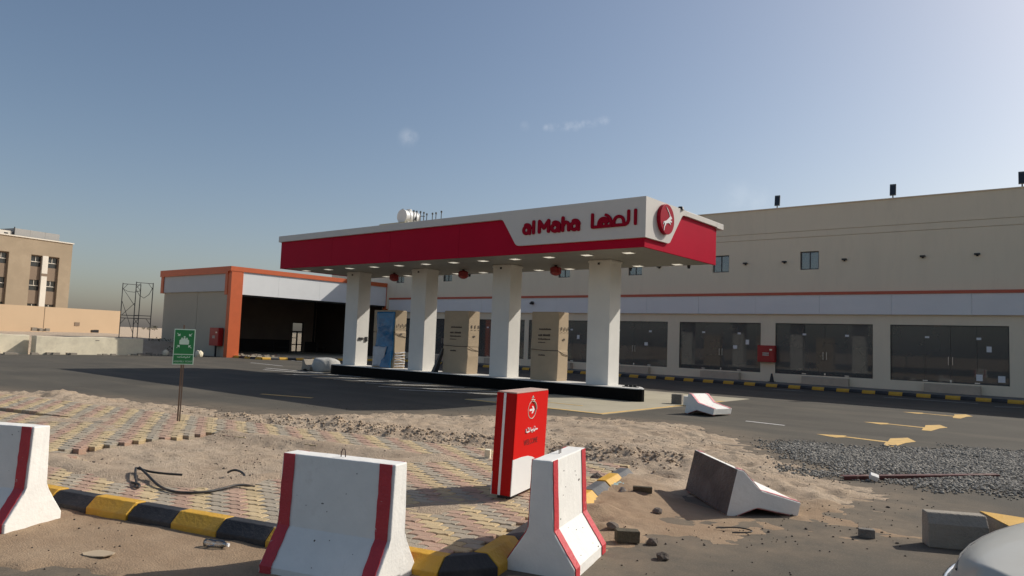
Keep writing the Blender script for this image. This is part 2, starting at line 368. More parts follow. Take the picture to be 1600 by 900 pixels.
def sand_h(x, y):
    a, b = w2loc(x, y)
    n1 = fbm(x, y, .9, 4, 3); n2 = fbm(x, y, 3.6, 4, 9); n3 = fbm(x*1.0+y*.3, y*2.2-x*.7, 1.7, 4, 21); n4 = fbm(x, y, 7.5, 3, 61); pits = sstep(.60, .78, fbm(x, y, 5.2, 2, 71))
    sd = sdist(x, y, SANDP) + (n1-.5)*.9 + (n2-.5)*.5 + (n4-.5)*.45
    base = .012 + .075*sstep(.2, 1.6, sd)
    relief = (n2-.5)*.06 + (n3-.5)*.06 + (n1-.5)*.05 + (n4-.5)*.055 - pits*.03
    # open sand beyond the strip and to the right of the island
    calm = sstep(.05, .75, a)*sstep(4.3, 3.4, b)   # trodden flat beside the right hand kerb
    h = (base*(1-.97*calm) + relief*(1-.75*calm))*sstep(-.1, .7, sd)
    hollow = np.exp(-(((x+2.95)/.75)**2+((y-7.15)/.8)**2)); h = h*(1-.85*hollow)
    # a spoil ridge of clods along the back edge of the paving, curling round its right end
    bb = 4.62 - .06*a
    ridge = np.exp(-((b-bb-.55)/.42)**2)*sstep(-9.5, -5.5, a)*sstep(1.4, .2, a)*sstep(3.9, 4.3, b)
    cl = fbm(x, y, 6.5, 3, 41)
    h = h + ridge*(.06 + .19*(cl-.35))
    heap = np.exp(-(((x+17.3)/.9)**2+((y-6.0)/.45)**2)); h = h + heap*(.15+.16*(cl-.5))
    # brown earth in front of the kerb
    front = (b < 0) & (a < .3)
    hf = .016 + (n2-.5)*.02 + (n1-.5)*.012 + (n4-.5)*.014
    k = sstep(-.25, .0, -b+0*a)*sstep(.55, -.1, a)
    h = h*(1-k) + hf*k
    cut = sstep(-.05, .12, (a+.362)*.98-b)*sstep(1.3, .9, b)*sstep(.9, .5, a)      # outside the mitred corner
    h = h*(1-cut) + hf*cut
    # over the paving: only the pit and its drifted edges show
    on = sstep(.02, .14, b-(a+.362)*.98)*sstep(.04, .2, b)*sstep(.0, -.2, a)*sstep(bb+.16, bb-.02, b)
    sp = sdist(x, y, PIT) + (n2-.5)*.22
    pit = .055 + (n2-.5)*.05 + (n1-.5)*.04 + (n4-.5)*.045 - pits*.02 + .03*sstep(.6, .1, sp)
    edge = sstep(.25, -.5, sp)
    drift = PAV_Z + .03 - .09*sstep(-.0, -.55, sp) + (n2-.5)*.05
    nearcrisp = sstep(.25, .5, np.abs(a+6.42)+5*(b < 1.2)) * sstep(.1, .28, (3.92-.03*a) - b)
    hp = np.where(sp > .12, pit, np.where(nearcrisp > .5, np.maximum(drift, PAV_Z-.075), PAV_Z-.06))
    mixk = sstep(.0, .35, sp)
    hp = np.where((sp > .0) & (sp <= .35) & (nearcrisp > .5), drift*(1-mixk)+pit*mixk, hp)
    s2 = sdist(x, y, PIT2) + (n2-.5)*.15
    hp = np.where(s2 > 0, .06+(n2-.5)*.04, hp)
    # dust lying in the joints and patches
    hp = np.where((s2 <= 0) & (sp <= -.5), PAV_Z-.03+.045*(fbm(x, y, 1.1, 4, 77)-.42)*2, hp)
    h = h*(1-on) + hp*on
    # tyre furrows crossing the open sand on the right
    tr = np.sin((y*.93+x*.36)*6.2+2.2*fbm(x, y, .5, 2, 5))*.5+.5
    h = h + (tr-.5)*.028*sstep(-.2, 1.2, a+1.5+.4*b)*sstep(.4, 1.4, sd)*(1-on)
    w = sstep(-.18, .22, sd)
    return h*w - .035*(1-w)

def height_at(x, y):
    return float(max(0.0, sand_h(np.array([float(x)]), np.array([float(y)]))[0]))

# ------------------------------------------------------------------ ground sheets
def sand_material(name, deep):
    m = bpy.data.materials.new(name); m.use_nodes = True; N, L = m.node_tree.nodes, m.node_tree.links
    b = N["Principled BSDF"]; b.inputs['Roughness'].default_value = .95; b.inputs['Specular IOR Level'].default_value = .15
    t = N.new("ShaderNodeTexCoord")
    def noise(s, d=7, r=.6):
        n = N.new("ShaderNodeTexNoise"); n.inputs['Scale'].default_value = s; n.inputs['Detail'].default_value = d; n.inputs['Roughness'].default_value = r
        L.new(t.outputs['Object'], n.inputs['Vector']); return n.outputs['Fac']
    def ramp(v, a, bb, lo=0., hi=1.):
        r = N.new("ShaderNodeMapRange"); L.new(v, r.inputs['Value']); r.inputs['From Min'].default_value = a; r.inputs['From Max'].default_value = bb
        r.inputs['To Min'].default_value = lo; r.inputs['To Max'].default_value = hi; return r.outputs[0]
    def mix(f, a, c):
        x = N.new("ShaderNodeMix"); x.data_type = 'RGBA'; L.new(f, x.inputs['Factor'])
        for k, v in (('A', a), ('B', c)):
            if isinstance(v, tuple): x.inputs[k].default_value = (*v, 1)
            else: L.new(v, x.inputs[k])
        return x.outputs['Result']
    pale = mix(ramp(noise(1.6), .35, .65), (.495,.375,.265), (.575,.455,.33))
    pale = mix(ramp(noise(11, 8, .75), .55, .75, 0, .55), pale, (.28,.20,.13))
    pale = mix(ramp(noise(42, 5, .85), .56, .68, 0, .6), pale, (.15,.11,.08))
    if deep:
        brown = mix(ramp(noise(2.2), .35, .65), (.295,.205,.13), (.36,.26,.17))
        brown = mix(ramp(noise(45, 5, .8), .58, .75, 0, .55), brown, (.13,.09,.06))
        vm = N.new("ShaderNodeVectorMath"); vm.operation = 'DOT_PRODUCT'; L.new(t.outputs['Object'], vm.inputs[0]); vm.inputs[1].default_value = (E2[0]-.30*E1[0], E2[1]-.30*E1[1], 0)
        off = (E2[0]-.30*E1[0])*OX+(E2[1]-.30*E1[1])*OY
        ad = N.new("ShaderNodeMath"); ad.operation = 'ADD'; L.new(vm.outputs['Value'], ad.inputs[0]); L.new(ramp(noise(.9), .3, .7, -.7, .7), ad.inputs[1])
        f = ramp(ad.outputs[0], off+3.1, off+.6)
        # only outside the kerbs: earth on the near side
        pale = mix(f, pale, brown) if deep == 2 else pale
        if deep == 1:
            at = N.new("ShaderNodeAttribute"); at.attribute_name = "earth"
            ad2 = N.new("ShaderNodeMath"); ad2.operation = 'ADD'; L.new(at.outputs['Fac'], ad2.inputs[0]); L.new(ramp(noise(1.3), .3, .7, -.3, .3), ad2.inputs[1])
            pale = mix(ramp(ad2.outputs[0], .25, .75), pale, brown)
    L.new(pale, b.inputs['Base Color'])
    bp = N.new("ShaderNodeBump"); bp.inputs['Distance'].default_value = .05; bp.inputs['Strength'].default_value = .95
    if deep == 1: L.new(ramp(at.outputs['Fac'], 0, 1, .95, .42), bp.inputs['Strength'])
    am = N.new("ShaderNodeMath"); am.operation = 'ADD'; L.new(noise(9, 9, .72), am.inputs[0]); L.new(ramp(noise(75, 3, .6), .3, .7, 0, .22), am.inputs[1])
    L.new(am.outputs[0], bp.inputs['Height']); L.new(bp.outputs[0], b.inputs['Normal'])
    return m
M['sand'] = sand_material("loose_sand", 1)
M['desert'] = sand_material("desert_ground", 0)

def asphalt_material():
    m = bpy.data.materials.new("dusty_asphalt"); m.use_nodes = True; N, L = m.node_tree.nodes, m.node_tree.links
    b = N["Principled BSDF"]; b.inputs['Roughness'].default_value = .93; b.inputs['Specular IOR Level'].default_value = .2
    t = N.new("ShaderNodeTexCoord")
    def noise(s, d=7, r=.6, st=None):
        n = N.new("ShaderNodeTexNoise"); n.inputs['Scale'].default_value = s; n.inputs['Detail'].default_value = d; n.inputs['Roughness'].default_value = r
        v = t.outputs['Object']
        if st:
            mp = N.new("ShaderNodeMapping"); mp.inputs['Scale'].default_value = st; L.new(v, mp.inputs['Vector']); v = mp.outputs[0]
        L.new(v, n.inputs['Vector']); return n.outputs['Fac']
    def ramp(v, a, bb, lo=0., hi=1.):
        r = N.new("ShaderNodeMapRange"); L.new(v, r.inputs['Value']); r.inputs['From Min'].default_value = a; r.inputs['From Max'].default_value = bb
        r.inputs['To Min'].default_value = lo; r.inputs['To Max'].default_value = hi; return r.outputs[0]
    def mix(f, a, c):
        x = N.new("ShaderNodeMix"); x.data_type = 'RGBA'; L.new(f, x.inputs['Factor'])
        for k, v in (('A', a), ('B', c)):
            if isinstance(v, tuple): x.inputs[k].default_value = (*v, 1)
            else: L.new(v, x.inputs[k])
        return x.outputs['Result']
    c = mix(ramp(noise(.45, 6, .6), .32, .68), (.072,.064,.051), (.100,.089,.070))
    c = mix(ramp(noise(.22, 6, .65, (1, 4, 1)), .5, .72, 0, .55), c, (.15,.127,.094))      # wind-blown dust streaks
    c = mix(ramp(noise(6, 8, .75), .52, .78, 0, .3), c, (.052,.048,.042))
    c = mix(ramp(noise(70, 5, .8), .5, .72, 0, .55), c, (.24,.225,.20))
    da = N.new("ShaderNodeAttribute"); da.attribute_name = "dust"
    dm = N.new("ShaderNodeMath"); dm.operation = 'MULTIPLY'; L.new(da.outputs['Fac'], dm.inputs[0]); L.new(ramp(noise(2.6, 9, .75), .28, .78), dm.inputs[1])
    c = mix(dm.outputs[0], c, (.36,.265,.175))
    L.new(c, b.inputs['Base Color'])
    bp = N.new("ShaderNodeBump"); bp.inputs['Strength'].default_value = .35; bp.inputs['Distance'].default_value = .008
    L.new(noise(140, 4, .7), bp.inputs['Height']); L.new(bp.outputs[0], b.inputs['Normal'])
    return m
M['asphalt'] = asphalt_material()

# desert terrain out to the horizon, with the low rise left of the forecourt
def axis(lo, hi, core0, core1, step):
    c = list(np.arange(core0, core1+1e-6, step)); k = step
    p = core1
    while p < hi: k *= 1.5; p = p+k; c.append(min(p, hi))
    k, p = step, core0
    while p > lo: k *= 1.5; p = p-k; c.insert(0, max(p, lo))
    return np.array(c)
xs, ys = axis(-4000, 4000, -130, 30, 2.0), axis(-4000, 4000, -20, 90, 2.0)
X, Y = np.meshgrid(xs, ys)
Z = -.09 + sstep(-43.6, -46.6, X)*sstep(-30, -10, Y)*(.93+.25*(fbm(X, Y, .15, 3, 4)-.5))*sstep(-200, -95, X)*sstep(26.5, 21.2, Y - .28*(-X-44)) + (fbm(X, Y, .02, 3, 8)-.5)*.6*sstep(60, 200, np.hypot(X+20, Y-10))
nx, ny = len(xs), len(ys)
mb = MB(); mb.v = list(zip(X.ravel().tolist(), Y.ravel().tolist(), Z.ravel().tolist()))
mb.f = [(j*nx+i, j*nx+i+1, (j+1)*nx+i+1, (j+1)*nx+i) for j in range(ny-1) for i in range(nx-1)]; mb.m = [0]*len(mb.f)
tag(mb.build("terrain", M['desert'], smooth=True), kind='structure')

gx = np.concatenate([np.linspace(-42.4,-27,12)[:-1], np.arange(-27,1.01,.2), np.linspace(1.01,40,12)[1:]])
gy = np.concatenate([np.linspace(-45,-1.2,14)[:-1], np.arange(-1.2,16.01,.2), np.linspace(16.01,32.02,10)[1:]])
X, Y = np.meshgrid(gx, gy); nx, ny = len(gx), len(gy)
sdv = sdist(X, Y, SANDP)
dust = np.clip(sstep(-1.3, .1, sdv)*.55 + .25*sstep(-.1,.5,sdist(X, Y, GRAV)), 0, 1)
mb = MB(); mb.v = list(zip(X.ravel().tolist(), Y.ravel().tolist(), [0.0]*(nx*ny)))
mb.f = [(j*nx+i, j*nx+i+1, (j+1)*nx+i+1, (j+1)*nx+i) for j in range(ny-1) for i in range(nx-1)]; mb.m = [0]*len(mb.f)
o = mb.build("asphalt_forecourt", M['asphalt']); tag(o, kind='structure')
at = o.data.attributes.new("dust", 'FLOAT', 'POINT'); at.data.foreach_set("value", dust.ravel().astype(np.float32))

# sand sheet: a height field that dives under the asphalt outside its outline
sx, sy = np.arange(-27, .4, .05), np.arange(-.8, 14.6, .05)
X, Y = np.meshgrid(sx, sy); Z = sand_h(X, Y)
nx, ny = len(sx), len(sy)
keep = np.zeros((ny, nx), bool); keep[Z > -.03] = True
k2 = keep[:-1,:-1] | keep[1:,:-1] | keep[:-1,1:] | keep[1:,1:]
ids = np.arange(nx*ny).reshape(ny, nx)
q = np.stack([ids[:-1,:-1][k2], ids[:-1,1:][k2], ids[1:,1:][k2], ids[1:,:-1][k2]], 1)
used = np.unique(q); remap = np.zeros(nx*ny, np.int64); remap[used] = np.arange(len(used)); q = remap[q]
co = np.stack([X.ravel(), Y.ravel(), Z.ravel()], 1)[used]
me = bpy.data.meshes.new("sand")
me.vertices.add(len(co)); me.vertices.foreach_set("co", co.ravel())
me.loops.add(q.size); me.loops.foreach_set("vertex_index", q.ravel().astype(np.int32))
me.polygons.add(len(q)); me.polygons.foreach_set("loop_start", np.arange(0, q.size, 4, dtype=np.int32)); me.polygons.foreach_set("use_smooth", np.ones(len(q), bool))
me.update(); me.validate()
la, lb = w2loc(co[:,0], co[:,1])
earth = np.maximum(sstep(.15, -.05, lb)*sstep(.6, .1, la), sstep(-.35, .0, la)*sstep(5.2, 2.6, lb-.15*la))
at = me.attributes.new("earth", 'FLOAT', 'POINT'); at.data.foreach_set("value", earth.astype(np.float32))
me.materials.append(M['sand'])
o = bpy.data.objects.new("sand", me); COL.objects.link(o); tag(o, kind='structure')

# concrete apron round the pump island with yellow edge lines
mb = MB(); mb.box((-13.0,14.15,-.05),(-8.72,23.2,.010)); tag(mb.build("concrete_apron", M['apron']), kind='structure')
mb = MB(); mb.box((-13.0,14.17,.0105),(-8.74,14.31,.0145)); mb.box((-8.86,14.31,.0105),(-8.74,21.2,.0145)); mb.box((-13,15.55,.0105),(-10.2,15.62,.0145))
tag(mb.build("yellow_edge_marking", M['road_yellow']), kind='structure')
# white hatch bars in front of the island
for x0, y0, x1, y1 in ((-28.5,17.95,-24.6,18.12),(-27.3,17.1,-22.0,18.0),(-23.9,16.25,-19.4,17.75),(-21.2,16.1,-17.9,17.8),(-19.2,15.9,-16.3,17.7),(-17.7,15.2,-14.3,17.45),(-16.4,14.9,-13.6,16.7)):
    d = Vector((x1-x0, y1-y0)).normalized(); n = Vector((-d.y, d.x))*.075
    mb = MB(); mb.add([(x0-n.x,y0-n.y,.004),(x1-n.x,y1-n.y,.004),(x1+n.x,y1+n.y,.004),(x0+n.x,y0+n.y,.004)], [(0,1,2,3)])
    tag(mb.build("hatch_marking", M['road_white']), kind='structure')
mb = MB(); mb.add([(-16.62,10.33,.004),(-15.1,10.8,.004),(-15.15,10.95,.004),(-16.67,10.47,.004)], [(0,1,2,3)]); tag(mb.build("yellow_line_marking", M['road_yellow']), kind='structure')
mb = MB()
for x0,y0,x1,y1 in ((-33.5,20.2,-30.2,19.9),(-36,24.3,-33.5,24.1),(-6.2,30.2,-3.2,30.35),(-10.4,30.3,-9.2,30.4),(-6.1,16.0,-5.2,15.9),(-2.6,29.2,-1.9,29.9)):
    mb.add([(x0,y0-.05,.004),(x1,y1-.05,.004),(x1,y1+.05,.004),(x0,y0+.05,.004)], [(0,1,2,3)])
tag(mb.build("worn_white_marking", M['road_white']), kind='structure')
ARW = [(-4.25,0),(-3.76,.3),(-3.76,.12),(-2.98,.02),(-3.06,.62),(-2.84,1.08),(-2.60,.5),(-2.70,.1),(-2.74,-.74),(-2.92,-.72),(-2.98,-.16),(-3.70,-.02),(-3.82,-.25)]
for y0 in (14.85, 18.6, 23.05):
    mb = MB(); mb.add([(x, y0+y, .004) for x, y in ARW], [tuple(range(len(ARW)))])
    tag(mb.build("arrow_marking", M['road_yellow']), kind='structure')

# ------------------------------------------------------------------ paved island: pavers and painted kerb stones
pavement = empty("pavement", (0,0,0)); tag(pavement, kind='structure')
mb = MB()  # bedding slab under the pavers
pl = [loc2w(-.40,.19), loc2w(-.24,.36), loc2w(-.24,4.30), loc2w(-16,5.3), loc2w(-22,5.6), loc2w(-22,.19)]
mb.extr(pl, lambda u, v, d: (u, v, d), -.05, .028); mb.build("bedding", M['sand'], pavement)
PW, PD, PH = .205, .105, .07
def paver_mesh(m):
    z, e = .012, .006                   # zigzag outline, chamfer
    def ring(ins, zz):
        w, d = PW/2-ins-.003, PD/2-ins-.003
        return [(-w,-d,zz),(-w*.45,-d+z,zz),(w*.1,-d-z*.2,zz),(w*.55,-d+z,zz),(w,-d,zz),(w,d,zz),(w*.55,d+z,zz),(w*.1,d-z*.2,zz),(-w*.45,d+z,zz),(-w,d,zz)]
    a, b, c = ring(0,-PH), ring(0,-e), ring(e,0); n = 10
    fs = [tuple(range(2*n,3*n))]
    for i in range(n):
        j = (i+1) % n; fs += [(i,j,n+j,n+i), (n+i,n+j,2*n+j,2*n+i)]
    return MB().add(a+b+c, fs).mesh("paver", M[m])
PM = [paver_mesh(k) for k in ('pav_y','pav_g','pav_r')]
cand = []
rows = int(5.2/PD)
for j in range(rows):
    b = .2+PD*(j+.5)
    for i in range(-80, 40):
        a = -.2-PW*.5+PW*i - (PD*1.0*j) % (PW*3*20)
        a0 = a
        if a > -.245 or a < -14.5 or (b-(a+.362)*.98)/1.4 < .15: continue
        if b > 4.55-.058*a: continue
        x, y = loc2w(a, b)
        cand.append((x, y, b, a, (i) % 3))
ca = np.array([(c[0], c[1]) for c in cand])
inpit = (sdist(ca[:,0], ca[:,1], PIT) + (fbm(ca[:,0], ca[:,1], 2, 3, 9)-.5)*.2 > .12) | (sdist(ca[:,0], ca[:,1], PIT2) > .05)
cand = [c for c, p in zip(cand, inpit) if not p]
vis = []
for c in cand:
    sh = sand_h(np.array([c[0]]), np.array([c[1]]))[0]
    dd = math.hypot(c[0], c[1])
    sc_x = ((c[0]*_r[0]+c[1]*_r[1]-1.5*_r[2]))/(c[0]*_f[0]+c[1]*_f[1]-1.5*_f[2])*1117+800
    sc_y = 450-((c[0]*_u[0]+c[1]*_u[1]-1.5*_u[2]))/(c[0]*_f[0]+c[1]*_f[1]-1.5*_f[2])*1117
    hid = sh > PAV_Z or not (0 < sc_x < 1600 and sc_y < 895) or (425 < sc_x < 640 and sc_y > 712) or (800 < sc_x < 930 and sc_y > 710) or (sc_x < 90 and sc_y > 665) or (770 < sc_x < 850 and sc_y < 775)
    vis.append((hid, dd))
order = sorted(range(len(cand)), key=lambda i: vis[i])
rest = MB(); restm = {0: 0, 1: 1, 2: 2}
for k, i in enumerate(order):
    x, y, b, a, c = cand[i]
    z = PAV_Z + random.uniform(-.004, .004); rz = TH+random.uniform(-.018, .018)
    tx, ty = random.uniform(-.02, .02), random.uniform(-.02, .02)
    if k < 296:
        inst("paver", PM[c], pavement, (x, y, z), (tx, ty, rz))
    else:
        mtx = Matrix.Translation((x, y, z)) @ Euler((tx, ty, rz)).to_matrix().to_4x4()
        me = PM[c]
        rest.add([mtx @ v.co for v in me.vertices], [tuple(p.vertices) for p in me.polygons], c)
tag(rest.build("farther_pavers", [M['pav_y'], M['pav_g'], M['pav_r']], pavement), kind='stuff')

KP = [(0,0),(.19,0),(.19,.136),(.088,.14),(.0,.06)]           # kerb profile, u inwards from the road face
def kerb_mesh(name, m, L=.5, h=1.0):
    mb = MB(); mb.extr([(u, v*h) for u, v in [(0,-.08)]+[(.19,-.08)]+KP[2:]], lambda u, v, d: (d, u, v), .004, L-.004)
    me = mb.mesh(name, m)
    bm = bmesh.new(); bm.from_mesh(me); bmesh.ops.bevel(bm, geom=bm.edges[:], offset=.005, segments=1, affect='EDGES'); bm.to_mesh(me); bm.free()
    return me
KY, KB, KG = kerb_mesh("kerb_stone", M['yellow']), kerb_mesh("kerb_stone", M['black']), kerb_mesh("kerb_stone", M['old_black'])
kerb = empty("painted_kerb", (OX, OY, 0)); tag(kerb, kind='structure')
# front run: yellow stone lies at a = -4.08 .. -3.58 as measured
for k in range(-27, 1):
    a0 = -.85+.485*k
    x, y = a0*E1[0], a0*E1[1]
    inst("kerb_stone", KY if k % 2 == 0 else KB, kerb, (x+random.uniform(-.004,.004), y+random.uniform(-.006,.006), random.uniform(-.006,.006)), (random.uniform(-.01,.01), 0, TH+random.uniform(-.008,.008)), (.97,1,1))
# mitred corner stone
P0, P1, pr_ = (-.362, 0.0), (-.06, .296), [(0,-.08),(.19,-.08)]+KP[2:]
vs = [loc2w(P0[0], P0[1]+u)+(z,) for u, z in pr_]+[loc2w(P1[0]-u, P1[1])+(z,) for u, z in pr_]; n = len(pr_)
mb = MB(); mb.add([(x-OX, y-OY, z) for x, y, z in vs], [tuple(range(n))[::-1], tuple(range(n, 2*n))]+[(q, (q+1) % n, n+(q+1) % n, n+q) for q in range(n)])
mb.build("kerb_stone", M['black'], kerb, .006)
for k in range(8):
    b0 = .30 + .5*k
    x, y = b0*E2[0]-.06*E1[0], b0*E2[1]-.06*E1[1]
    m_ = (KB if k < 2 else KG) if k % 2 == 1 else KY
    inst("kerb_stone", m_, kerb, (x+random.uniform(-.004,.004), y, random.uniform(-.008,.008)), (random.uniform(-.015,.015), 0, TH+math.pi/2+random.uniform(-.012,.012)))

# ------------------------------------------------------------------ shop building
SY = 34.6
shop = empty("shop_building", (-16, SY, 0)); 
tag(shop, "long beige two storey shop block with big glass shopfronts and an orange-red stripe", "building")
def P(mb, name, mats, parent, bevel=0, **k):
    """build with world coordinates under a parent that sits elsewhere (parent unrotated)"""
    off = Vector(); p = parent
    while p: off += p.location; p = p.parent
    mb.v = [(x-off.x, y-off.y, z-off.z) for x, y, z in mb.v]
    return mb.build(name, mats, parent, bevel, **k)
RE = [2.40,-2.57,-7.53,-12.50,-17.44,-22.45,-27.05,-32.0,-36.96,7.4]
OPEN = [(r-4.27, r, .54, 2.93) for r in RE]
UPW = [(-.9,0), (-5.75,-4.9+0)] and [(-10.67,-9.82), (-15.0,-14.14), (-19.9,-19.05), (-24.65,-23.8), (-29.4,-28.55), (-34.22,-33.38), (-38.95,-38.1), (3.6,4.45)]
UPO = [(a, b, 5.46, 6.32) for a, b in UPW]
front = lambda u, v, d: (u, SY+d, v)
mb = MB(); holed(mb, -39.7, 14, .0, 3.6, [h for h in OPEN if h[0] > -39.7]+[(-39.69,-36.96,.54,2.93)], front, .28)
P(mb, "ground_floor_wall", M['beige_wall'], shop)
mb = MB(); holed(mb, -46.5, 14, 3.6, 8.47, UPO + [(-46.4, 13.9, 6.985, 7.005), (-46.4, 13.9, 7.285, 7.305)], front, .3)
P(mb, "upper_wall", M['beige_wall'], shop)
mb = MB(); mb.box((-46.2,SY+.06,6.9),(13.7,SY+.25,7.4)); P(mb, "wall_core", M['beige_wall'], shop)
mb = MB(); mb.box((-46.5,SY+.3,0),(-46.2,48,8.47)); mb.box((13.7,SY+.3,0),(14,48,8.47)); mb.box((-46.2,47.7,0),(13.7,48,8.47))
P(mb, "side_wall", M['beige_wall'], shop)
mb = MB(); mb.box((-46.2,SY+.3,8.0),(13.7,47.7,8.15)); P(mb, "roof", M['conc'], shop)
mb = MB(); mb.box((-46.56,SY-.05,8.47),(14.06,SY+.36,8.51)); P(mb, "coping", M['beige_wall'], shop)
for k in range(18):
    x0_ = -39.4+53.4*k/18
    mb = MB(); mb.box((x0_+.004,SY-.16+random.uniform(0,.006),3.36),(x0_+53.4/18-.004,SY,4.249)); P(mb, "fascia_panel", M['grey_fascia'], shop)
mb = MB(); mb.box((-39.4,SY-.20,4.25),(14,SY,4.38)); P(mb, "orange_red_stripe", M['stripe_red'], shop)
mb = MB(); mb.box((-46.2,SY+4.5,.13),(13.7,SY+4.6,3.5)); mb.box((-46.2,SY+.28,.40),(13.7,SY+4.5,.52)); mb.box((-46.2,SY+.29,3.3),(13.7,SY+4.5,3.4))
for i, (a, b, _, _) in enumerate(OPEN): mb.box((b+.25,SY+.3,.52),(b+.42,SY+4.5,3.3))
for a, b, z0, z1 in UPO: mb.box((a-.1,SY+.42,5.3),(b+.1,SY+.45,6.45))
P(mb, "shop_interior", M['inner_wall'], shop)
# brown tiled steps under the doors
for r in RE[:9]:
    mb = MB(); mb.box((r-2.95,SY-.30,.12),(r-.95,SY-.001,.485)); P(mb, "door_step", M['step_tile'], shop, .012)
def shopfront(r, n):
    a = r-4.27; y = SY+.07
    w = MB()
    for x0, x1, z0, z1 in ((a,r,2.90,2.93),(a,r,.54,.565),(a,a+.025,.565,2.90),(r-.025,r,.565,2.90)): w.box((x0,y-.02,z0),(x1,y+.03,z1))
    fr = P(w, "shop_window", M['glass_frame'], shop)
    cuts = [a+.03, a+1.32, a+2.25, a+3.18, r-.03]
    for i in range(4):
        g = MB(); g.box((cuts[i]+.004,y,.57),(cuts[i+1]-.004,y+.012,2.895)); P(g, "pane", M['glass'], fr)
    for i in (-.075, .075):
        h = MB(); xx = cuts[2]+i
        h.tube([(xx,y-.05,1.28),(xx,y-.05,1.62)], .011, 6); h.tube([(xx,y-.05,1.31),(xx,y,1.31)], .008, 5); h.tube([(xx,y-.05,1.59),(xx,y,1.59)], .008, 5)
        P(h, "door_handle", M['steel'], fr)
    for xx, ww, z1 in ((cuts[1],.09,.61),(cuts[3],.09,.61),(cuts[2],.03,.66)):
        f = MB(); f.box((xx-ww,y-.012,.568),(xx+ww,y-.002,z1)); P(f, "patch_fitting", M['steel'], fr)
    R = random.Random(n*5+1)
    notes = [(cuts[1]+.02+R.uniform(-.1,.1), 2.42, .16, .08), (cuts[3]+R.uniform(-.1,.1), 2.40, .16, .09)]
    if n % 2 == 1: notes.append((r-.68, 1.98, .17, .23))
    if n in (4, 3): notes.append((cuts[3]-.2, 1.72, .2, .17))
    if n in (1,): notes += [(a+.95+2.3, .82, .22, .26), (a+4.0, .80, .24, .26)]
    for x, z, ww, hh in notes:
        p = MB(); p.box((x-ww/2,y-.006,z-hh/2),(x+ww/2,y-.003,z+hh/2)); P(p, "paper_notice", M['paper'], fr)
    return fr
for n, r in enumerate(RE): shopfront(r, n)
for a, b, z0, z1 in UPO:
    w = MB(); y = SY+.10
    for x0, x1, c0, c1 in ((a,b,z1-.05,z1),(a,b,z0,z0+.05),(a,a+.05,z0+.05,z1-.05),(b-.05,b,z0+.05,z1-.05),((a+b)/2-.025,(a+b)/2+.025,z0+.05,z1-.05)): w.box((x0,y,c0),(x1,y+.05,c1))
    fr = P(w, "upper_window", M['glass_frame'], shop)
    for x0, x1 in ((a+.05,(a+b)/2-.025),((a+b)/2+.025,b-.05)):
        g = MB(); g.box((x0,y+.02,z0+.05),(x1,y+.03,z1-.05)); P(g, "pane", M['glass2'], fr)
for x in (-13.29,-11.39,-8.70,-5.57,-3.61,-18.0,-21.8,-1.2):
    w = MB(); w.box((x-.10,SY-.14,5.83),(x+.10,SY+.0,5.90)); w.box((x-.04,SY-.05,5.78),(x+.04,SY,5.829)); P(w, "wall_light", M['dark'], shop, .008)
w = MB(); w.tube([(-26.35,SY-.30,3.95),(-26.35,SY-.16,3.95)], .10, 12); w.tube([(-26.35,SY-.42,3.90),(-26.35,SY-.30,3.95)], .06, 10); P(w, "camera_dome", M['dark'], shop)
# footway and its yellow-black kerb
mb = MB(); mb.box((-39.5,32.2,-.05),(15,SY+.02,.128)); tag(mb.build("shop_footway", M['pavement']), kind='structure')
skerb = empty("shop_kerb", (0,0,0)); tag(skerb, kind='structure')
for k in range(-72, 16):
    x = -2.96-.47 + .4925*k if False else -3.45+.4925*k
    inst("kerb_stone", KY if k % 2 == 0 else KB, skerb, (x, 32.03+random.uniform(-.006,.006), random.uniform(-.006,.006)), (0,0,random.uniform(-.006,.006)))

# flood lights standing on the parapet
def floodlight(x):
    t = empty("floodlight", (x, SY+.15, 8.51))
    w = MB(); w.tube([(0,0,-.0),(0,0,.16)], .028, 8); w.box((-.09,-.03,.0),(.09,.03,.02)); w.build("bracket", M['lamp_grey'], t)
    w = MB(); w.box((-.125,-.06,.14),(.125,.02,.66))
    for i in range(5): w.box((-.11,.02,.18+i*.085),(.11,.055,.215+i*.085))
    h = w.build("lamp_head", M['lamp_grey'], t, .012); h.rotation_euler = (math.radians(-8),0,math.radians(4))
    w = MB(); w.box((-.105,-.066,.17),(.105,-.0601,.59)); w.build("lens", M['dark_win'], h)
    return t
for x, lab in ((-11.82,"grey floodlight on the shop parapet just right of the canopy end"),(-6.75,"grey floodlight on the shop parapet above the middle of the open beige wall"),(-2.08,"grey floodlight on the shop parapet cut by the frame edge")):
    tag(floodlight(x), lab, "floodlight", "floodlights on the shop parapet")

# stair head, water tank and starter bars on the roof
t = empty("stair_head", (-46, 40, 8.15)); tag(t, "pale yellow stair head block on the shop roof under the white tank", "roof block")
mb = MB(); mb.box((-47.3,40,8.15),(-44.3,42.8,11.05)); P(mb, "wall", M['yellow_wall'], t)
mb = MB(); mb.box((-47.4,39.9,11.05),(-44.2,42.9,11.16)); P(mb, "roof", M['yellow_wall'], t)
t = empty("water_tank", (-45.05, 40.3, 11.16)); tag(t, "white horizontal water tank with ribbed shell on the stair head", "water tank")
mb = MB(); n = 28
prof = [(math.cos(2*math.pi*i/n)*.57, .58+math.sin(2*math.pi*i/n)*.57) for i in range(n)]
mb.extr(prof, lambda u, v, d: (u, d, v), 0.05, 1.55); mb.build("shell", M['tank_white'], t, smooth=False)
for y in (0,.5,1.0,1.5):
    mb = MB(); mb.extr([(u*1.06, .58+(v-.58)*1.06) for u, v in prof], lambda u, v, d: (u, d, v), y, y+.09); mb.build("rib", M['tank_white'], t)
